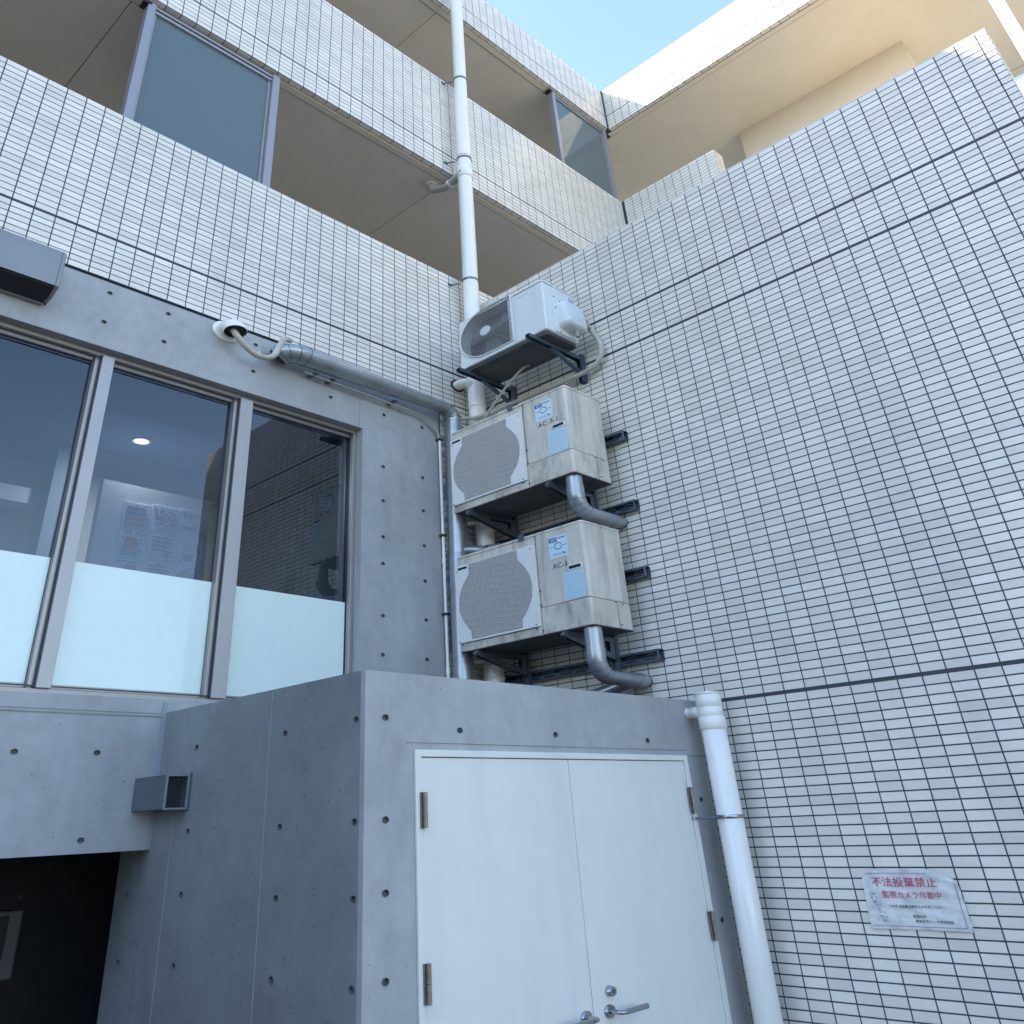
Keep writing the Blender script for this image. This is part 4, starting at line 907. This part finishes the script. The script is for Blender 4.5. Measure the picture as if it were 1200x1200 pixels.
# brackets that carry the units
def arm_bracket(y, ztop, label):
    b = thing("wall_bracket", label, "bracket", (-.2, y, ztop - .15), "steel brackets under the air conditioners")
    w_ = .028
    # tapered pressed arm with a slot, two webs
    for s_ in (-1, 1):
        yy = y + s_ * w_ / 2
        out = [(-.045, ztop), (-.425, ztop), (-.435, ztop - .022), (-.425, ztop - .042), (-.045, ztop - .155)]
        slot = [(-.12, ztop - .03), (-.25, ztop - .03), (-.26, ztop - .048), (-.24, ztop - .058), (-.13, ztop - .085), (-.11, ztop - .07)]
        bm = MB(); bm.prism(out[:1] + [(-.105, ztop)] + [(-.105, ztop - .137)] + out[4:], 1, yy - .0015, yy + .0015)
        bm.prism([(-.105, ztop), (-.27, ztop), (-.27, ztop - .026), (-.105, ztop - .026)], 1, yy - .0015, yy + .0015)
        bm.prism([(-.105, ztop - .095), (-.27, ztop - .054), (-.27, ztop - .088), (-.105, ztop - .137)], 1, yy - .0015, yy + .0015)
        bm.prism([(-.27, ztop), (-.425, ztop), (-.435, ztop - .022), (-.425, ztop - .042), (-.27, ztop - .088)], 1, yy - .0015, yy + .0015)
        bm.build("arm_web", STEEL, b)
    MB().box(-.43, -.045, y - w_ / 2 - .006, y + w_ / 2 + .006, ztop + .0005, ztop + .004).build("arm_top", STEEL, b)
    MB().tube([(-.428, y - w_ / 2, ztop - .02), (-.428, y + w_ / 2, ztop - .02)], .019, 16).build("arm_nose", STEEL, b)
    c_ = MB().box(-.066, -.044, y - .022, y - .018, ztop - .24, ztop + .10).box(-.066, -.044, y + .018, y + .022, ztop - .24, ztop + .10).box(-.048, -.044, y - .018, y + .018, ztop - .24, ztop + .10)
    c_.build("upright_channel", STEEL, b)
    MB().cyl((-.07, y, ztop - .1), (-.04, y, ztop - .1), .009, 6).cyl((-.07, y, ztop - .02), (-.04, y, ztop - .02), .009, 6).build("bolt", DSTEEL, b)
def rail(z, label, y0=-1.165, y1=-.06):
    r_ = thing("mounting_rail", label, "rail", (-.02, -.6, z), "horizontal slotted rails bolted to the tiled wall")
    m = MB(); m.box(-.042, -.0005, y0, y1, z + .034, z + .0375).box(-.042, -.0005, y0, y1, z - .0375, z - .034).box(-.004, -.0004, y0, y1, z - .034, z + .034)
    m.box(-.042, -.039, y0, y1, z + .022, z + .034).box(-.042, -.039, y0, y1, z - .034, z - .012).build("channel", DSTEEL, r_)
    s_ = MB()
    for k in range(10): s_.box(-.0435, -.0425, y0 + .03 + k * .11, y0 + .10 + k * .11, z - .026, z - .018)
    stuff(s_.build("slot", BLACK, r_))
    s3 = MB()
    for k in range(10): s3.tube([(-.03, y0 + .03 + .11 * k, z + .006), (-.03, y0 + .055 + .11 * k, z + .018), (-.03, y0 + .08 + .11 * k, z + .004)], .005, 6)
    stuff(s3.build("spring_nut", STEEL, r_))
    MB().box(-.044, -.0425, y0 - .001, y0 + .012, z - .03, z + .03).build("end_plate", STEEL, r_)
for z, n_ in ((4.372, "beside the upper ivory unit"), (3.80, "just below the upper ivory unit"), (3.295, "beside the lowest ivory unit"), (2.722, "just below the lowest ivory unit")):
    rail(z, "dark slotted steel rail on the tiles " + n_)
arm_bracket(-.29, 3.95, "steel arm bracket at the corner end under the upper ivory unit")
arm_bracket(-.905, 3.95, "steel arm bracket beside the pipe under the upper ivory unit")
arm_bracket(-.29, 2.87, "steel arm bracket at the corner end under the lowest ivory unit")
arm_bracket(-.905, 2.87, "steel arm bracket beside the pipe under the lowest ivory unit")
def top_bracket(y, label):
    b = thing("wall_bracket", label, "bracket", (-.2, y, 5.1), "steel brackets under the air conditioners")
    zt = 5.205
    MB().box(-.502, -.02, y - .018, y + .018, zt - .003, zt).box(-.502, -.02, y - .018, y - .015, zt - .032, zt - .003).box(-.502, -.02, y + .015, y + .018, zt - .032, zt - .003).build("channel_arm", DSTEEL, b)
    MB().box(-.503, -.44, y - .006, y + .006, zt + .0002, zt + .0012).build("arm_slot", STEEL, b)
    MB().prism([(-.30, zt - .032), (-.27, zt - .032), (-.045, zt - .135), (-.045, zt - .16)], 1, y - .013, y + .013).build("diagonal_strut", DSTEEL, b)
    MB().box(-.045, -.001, y - .019, y - .016, zt - .235, zt + .03).box(-.045, -.001, y + .016, y + .019, zt - .235, zt + .03).box(-.005, -.001, y - .016, y + .016, zt - .235, zt + .03).box(-.045, -.041, y - .016, y - .006, zt - .235, zt + .03).build("wall_channel", DSTEEL, b)
    MB().tube([(-.36, y, zt), (-.36, y, zt + .014)], .02, 12).tube([(-.17, y, zt), (-.17, y, zt + .014)], .02, 12).build("unit_foot", DSTEEL, b)
top_bracket(-.925, "long dark bracket arm under the near end of the topmost white unit")
top_bracket(-.335, "long dark bracket arm under the corner end of the topmost white unit")

# jacketed pipes that leave the two ivory units and turn into the wall
def pipe_down(z_top, z_el, label):
    p = thing("refrigerant_pipe", label, "pipe", (-.36, -1.04, z_top), "jacketed pipes turning from the ivory units into the wall")
    x, y, r = -.375, -1.035, .045
    MB().tube([(x, y, z_top), (x, y, z_el + .075)], r, 28).build("upright_section", DUCT, p)
    MB().tube([(x, y, z_el + .085), (x, y, z_el + .030)], r + .0025, 28).build("duct_ring", DUCT, p)
    R_ = .088; E_ = [(x + R_ - R_ * math.cos(math.radians(t)), y, z_el + .03 - R_ * math.sin(math.radians(t)) * 1.35) for t in range(0, 91, 6)]
    MB().tube([(x, y, z_el + .032)] + E_[1:] + [(E_[-1][0] + .004, y, E_[-1][2])], r + .0018, 28).build("elbow", DUCT, p)
    for k in (3, 6, 9, 12):
        d_ = (Vector(E_[k + 1]) - Vector(E_[k - 1])).normalized() * .0013
        MB().tube([Vector(E_[k]) - d_, Vector(E_[k]) + d_], r + .0034, 28).build("elbow_seam", STEEL, p)
    prev = E_[-1]
    MB().tube([prev, (-.06, y, prev[2])], r, 28).build("level_section", DUCT, p)
    MB().tube([(-.10, y, prev[2]), (-.055, y, prev[2]), (-.012, y, prev[2] - .0)], [r + .003, r + .003, r - .006], 28).build("end_section", DUCT, p)
    MB().tube([(-.012, y, prev[2]), (-.001, y, prev[2])], r - .008, 28).build("wall_end", RUBBER, p)
pipe_down(3.958, 3.79, "jacketed metal pipe bending into the wall below the upper ivory unit")
pipe_down(2.878, 2.66, "jacketed metal pipe bending into the wall below the lowest ivory unit")
lp = thing("low_pipe", "grey pipe lying behind the concrete enclosure edge under the lowest unit", "pipe", (-.2, -.6, 2.5))
MB().tube(smooth_path([(-.06, -1.02, 2.60), (-.1, -.95, 2.55), (-.15, -.8, 2.50), (-.2, -.55, 2.47), (-.3, -.2, 2.46)], 6), .04, 20).build("pipe", DUCT, lp)

ls = thing("line_set", "tan taped refrigerant line looping from the topmost unit to the corner duct", "hose", (-.06, -.6, 5.05))
MB().tube(smooth_path([(-.15, -1.085, 5.44), (-.09, -1.06, 5.43), (-.06, -1.085, 5.33), (-.055, -1.112, 5.22), (-.055, -1.10, 5.12), (-.055, -1.04, 5.05), (-.06, -.93, 5.028), (-.06, -.75, 5.026), (-.06, -.5, 5.032), (-.07, -.3, 5.03), (-.10, -.22, 5.0), (-.20, -.16, 4.93), (-.30, -.12, 4.90)], 8), .0175, 16).build("taped_line", HOSE, ls)
MB().tube(smooth_path([(-.13, -1.09, 5.40), (-.075, -1.075, 5.38), (-.04, -1.09, 5.30), (-.035, -1.105, 5.2), (-.035, -1.09, 5.12), (-.04, -1.0, 5.055)], 8), .009, 10).build("cable", PVC_G, ls)
dh = thing("drain_hose", "thin grey drain hose hanging from the underside of the topmost unit", "hose", (-.3, -.5, 5))
MB().tube(smooth_path([(-.2, -.66, 5.205), (-.25, -.64, 5.15), (-.29, -.55, 5.03), (-.31, -.43, 4.88), (-.32, -.36, 4.78), (-.30, -.33, 4.69)], 8), .0085, 12).build("hose", HOSEG, dh)
jb = thing("cable_joint", "small dark cable joint with pale clips beside the corner duct", "cable joint", (-.2, -.05, 4.85))
MB().box(-.255, -.205, -.06, -.002, 4.80, 4.865).build("body", DSTEEL, jb, bevel=.004)
MB().tube([(-.245, -.065, 4.868), (-.245, -.065, 4.885)], .009, 10).tube([(-.218, -.065, 4.868), (-.218, -.065, 4.885)], .009, 10).build("clip", PVC, jb)

for o in sc.objects:
    if "_o" in o: del o["_o"]
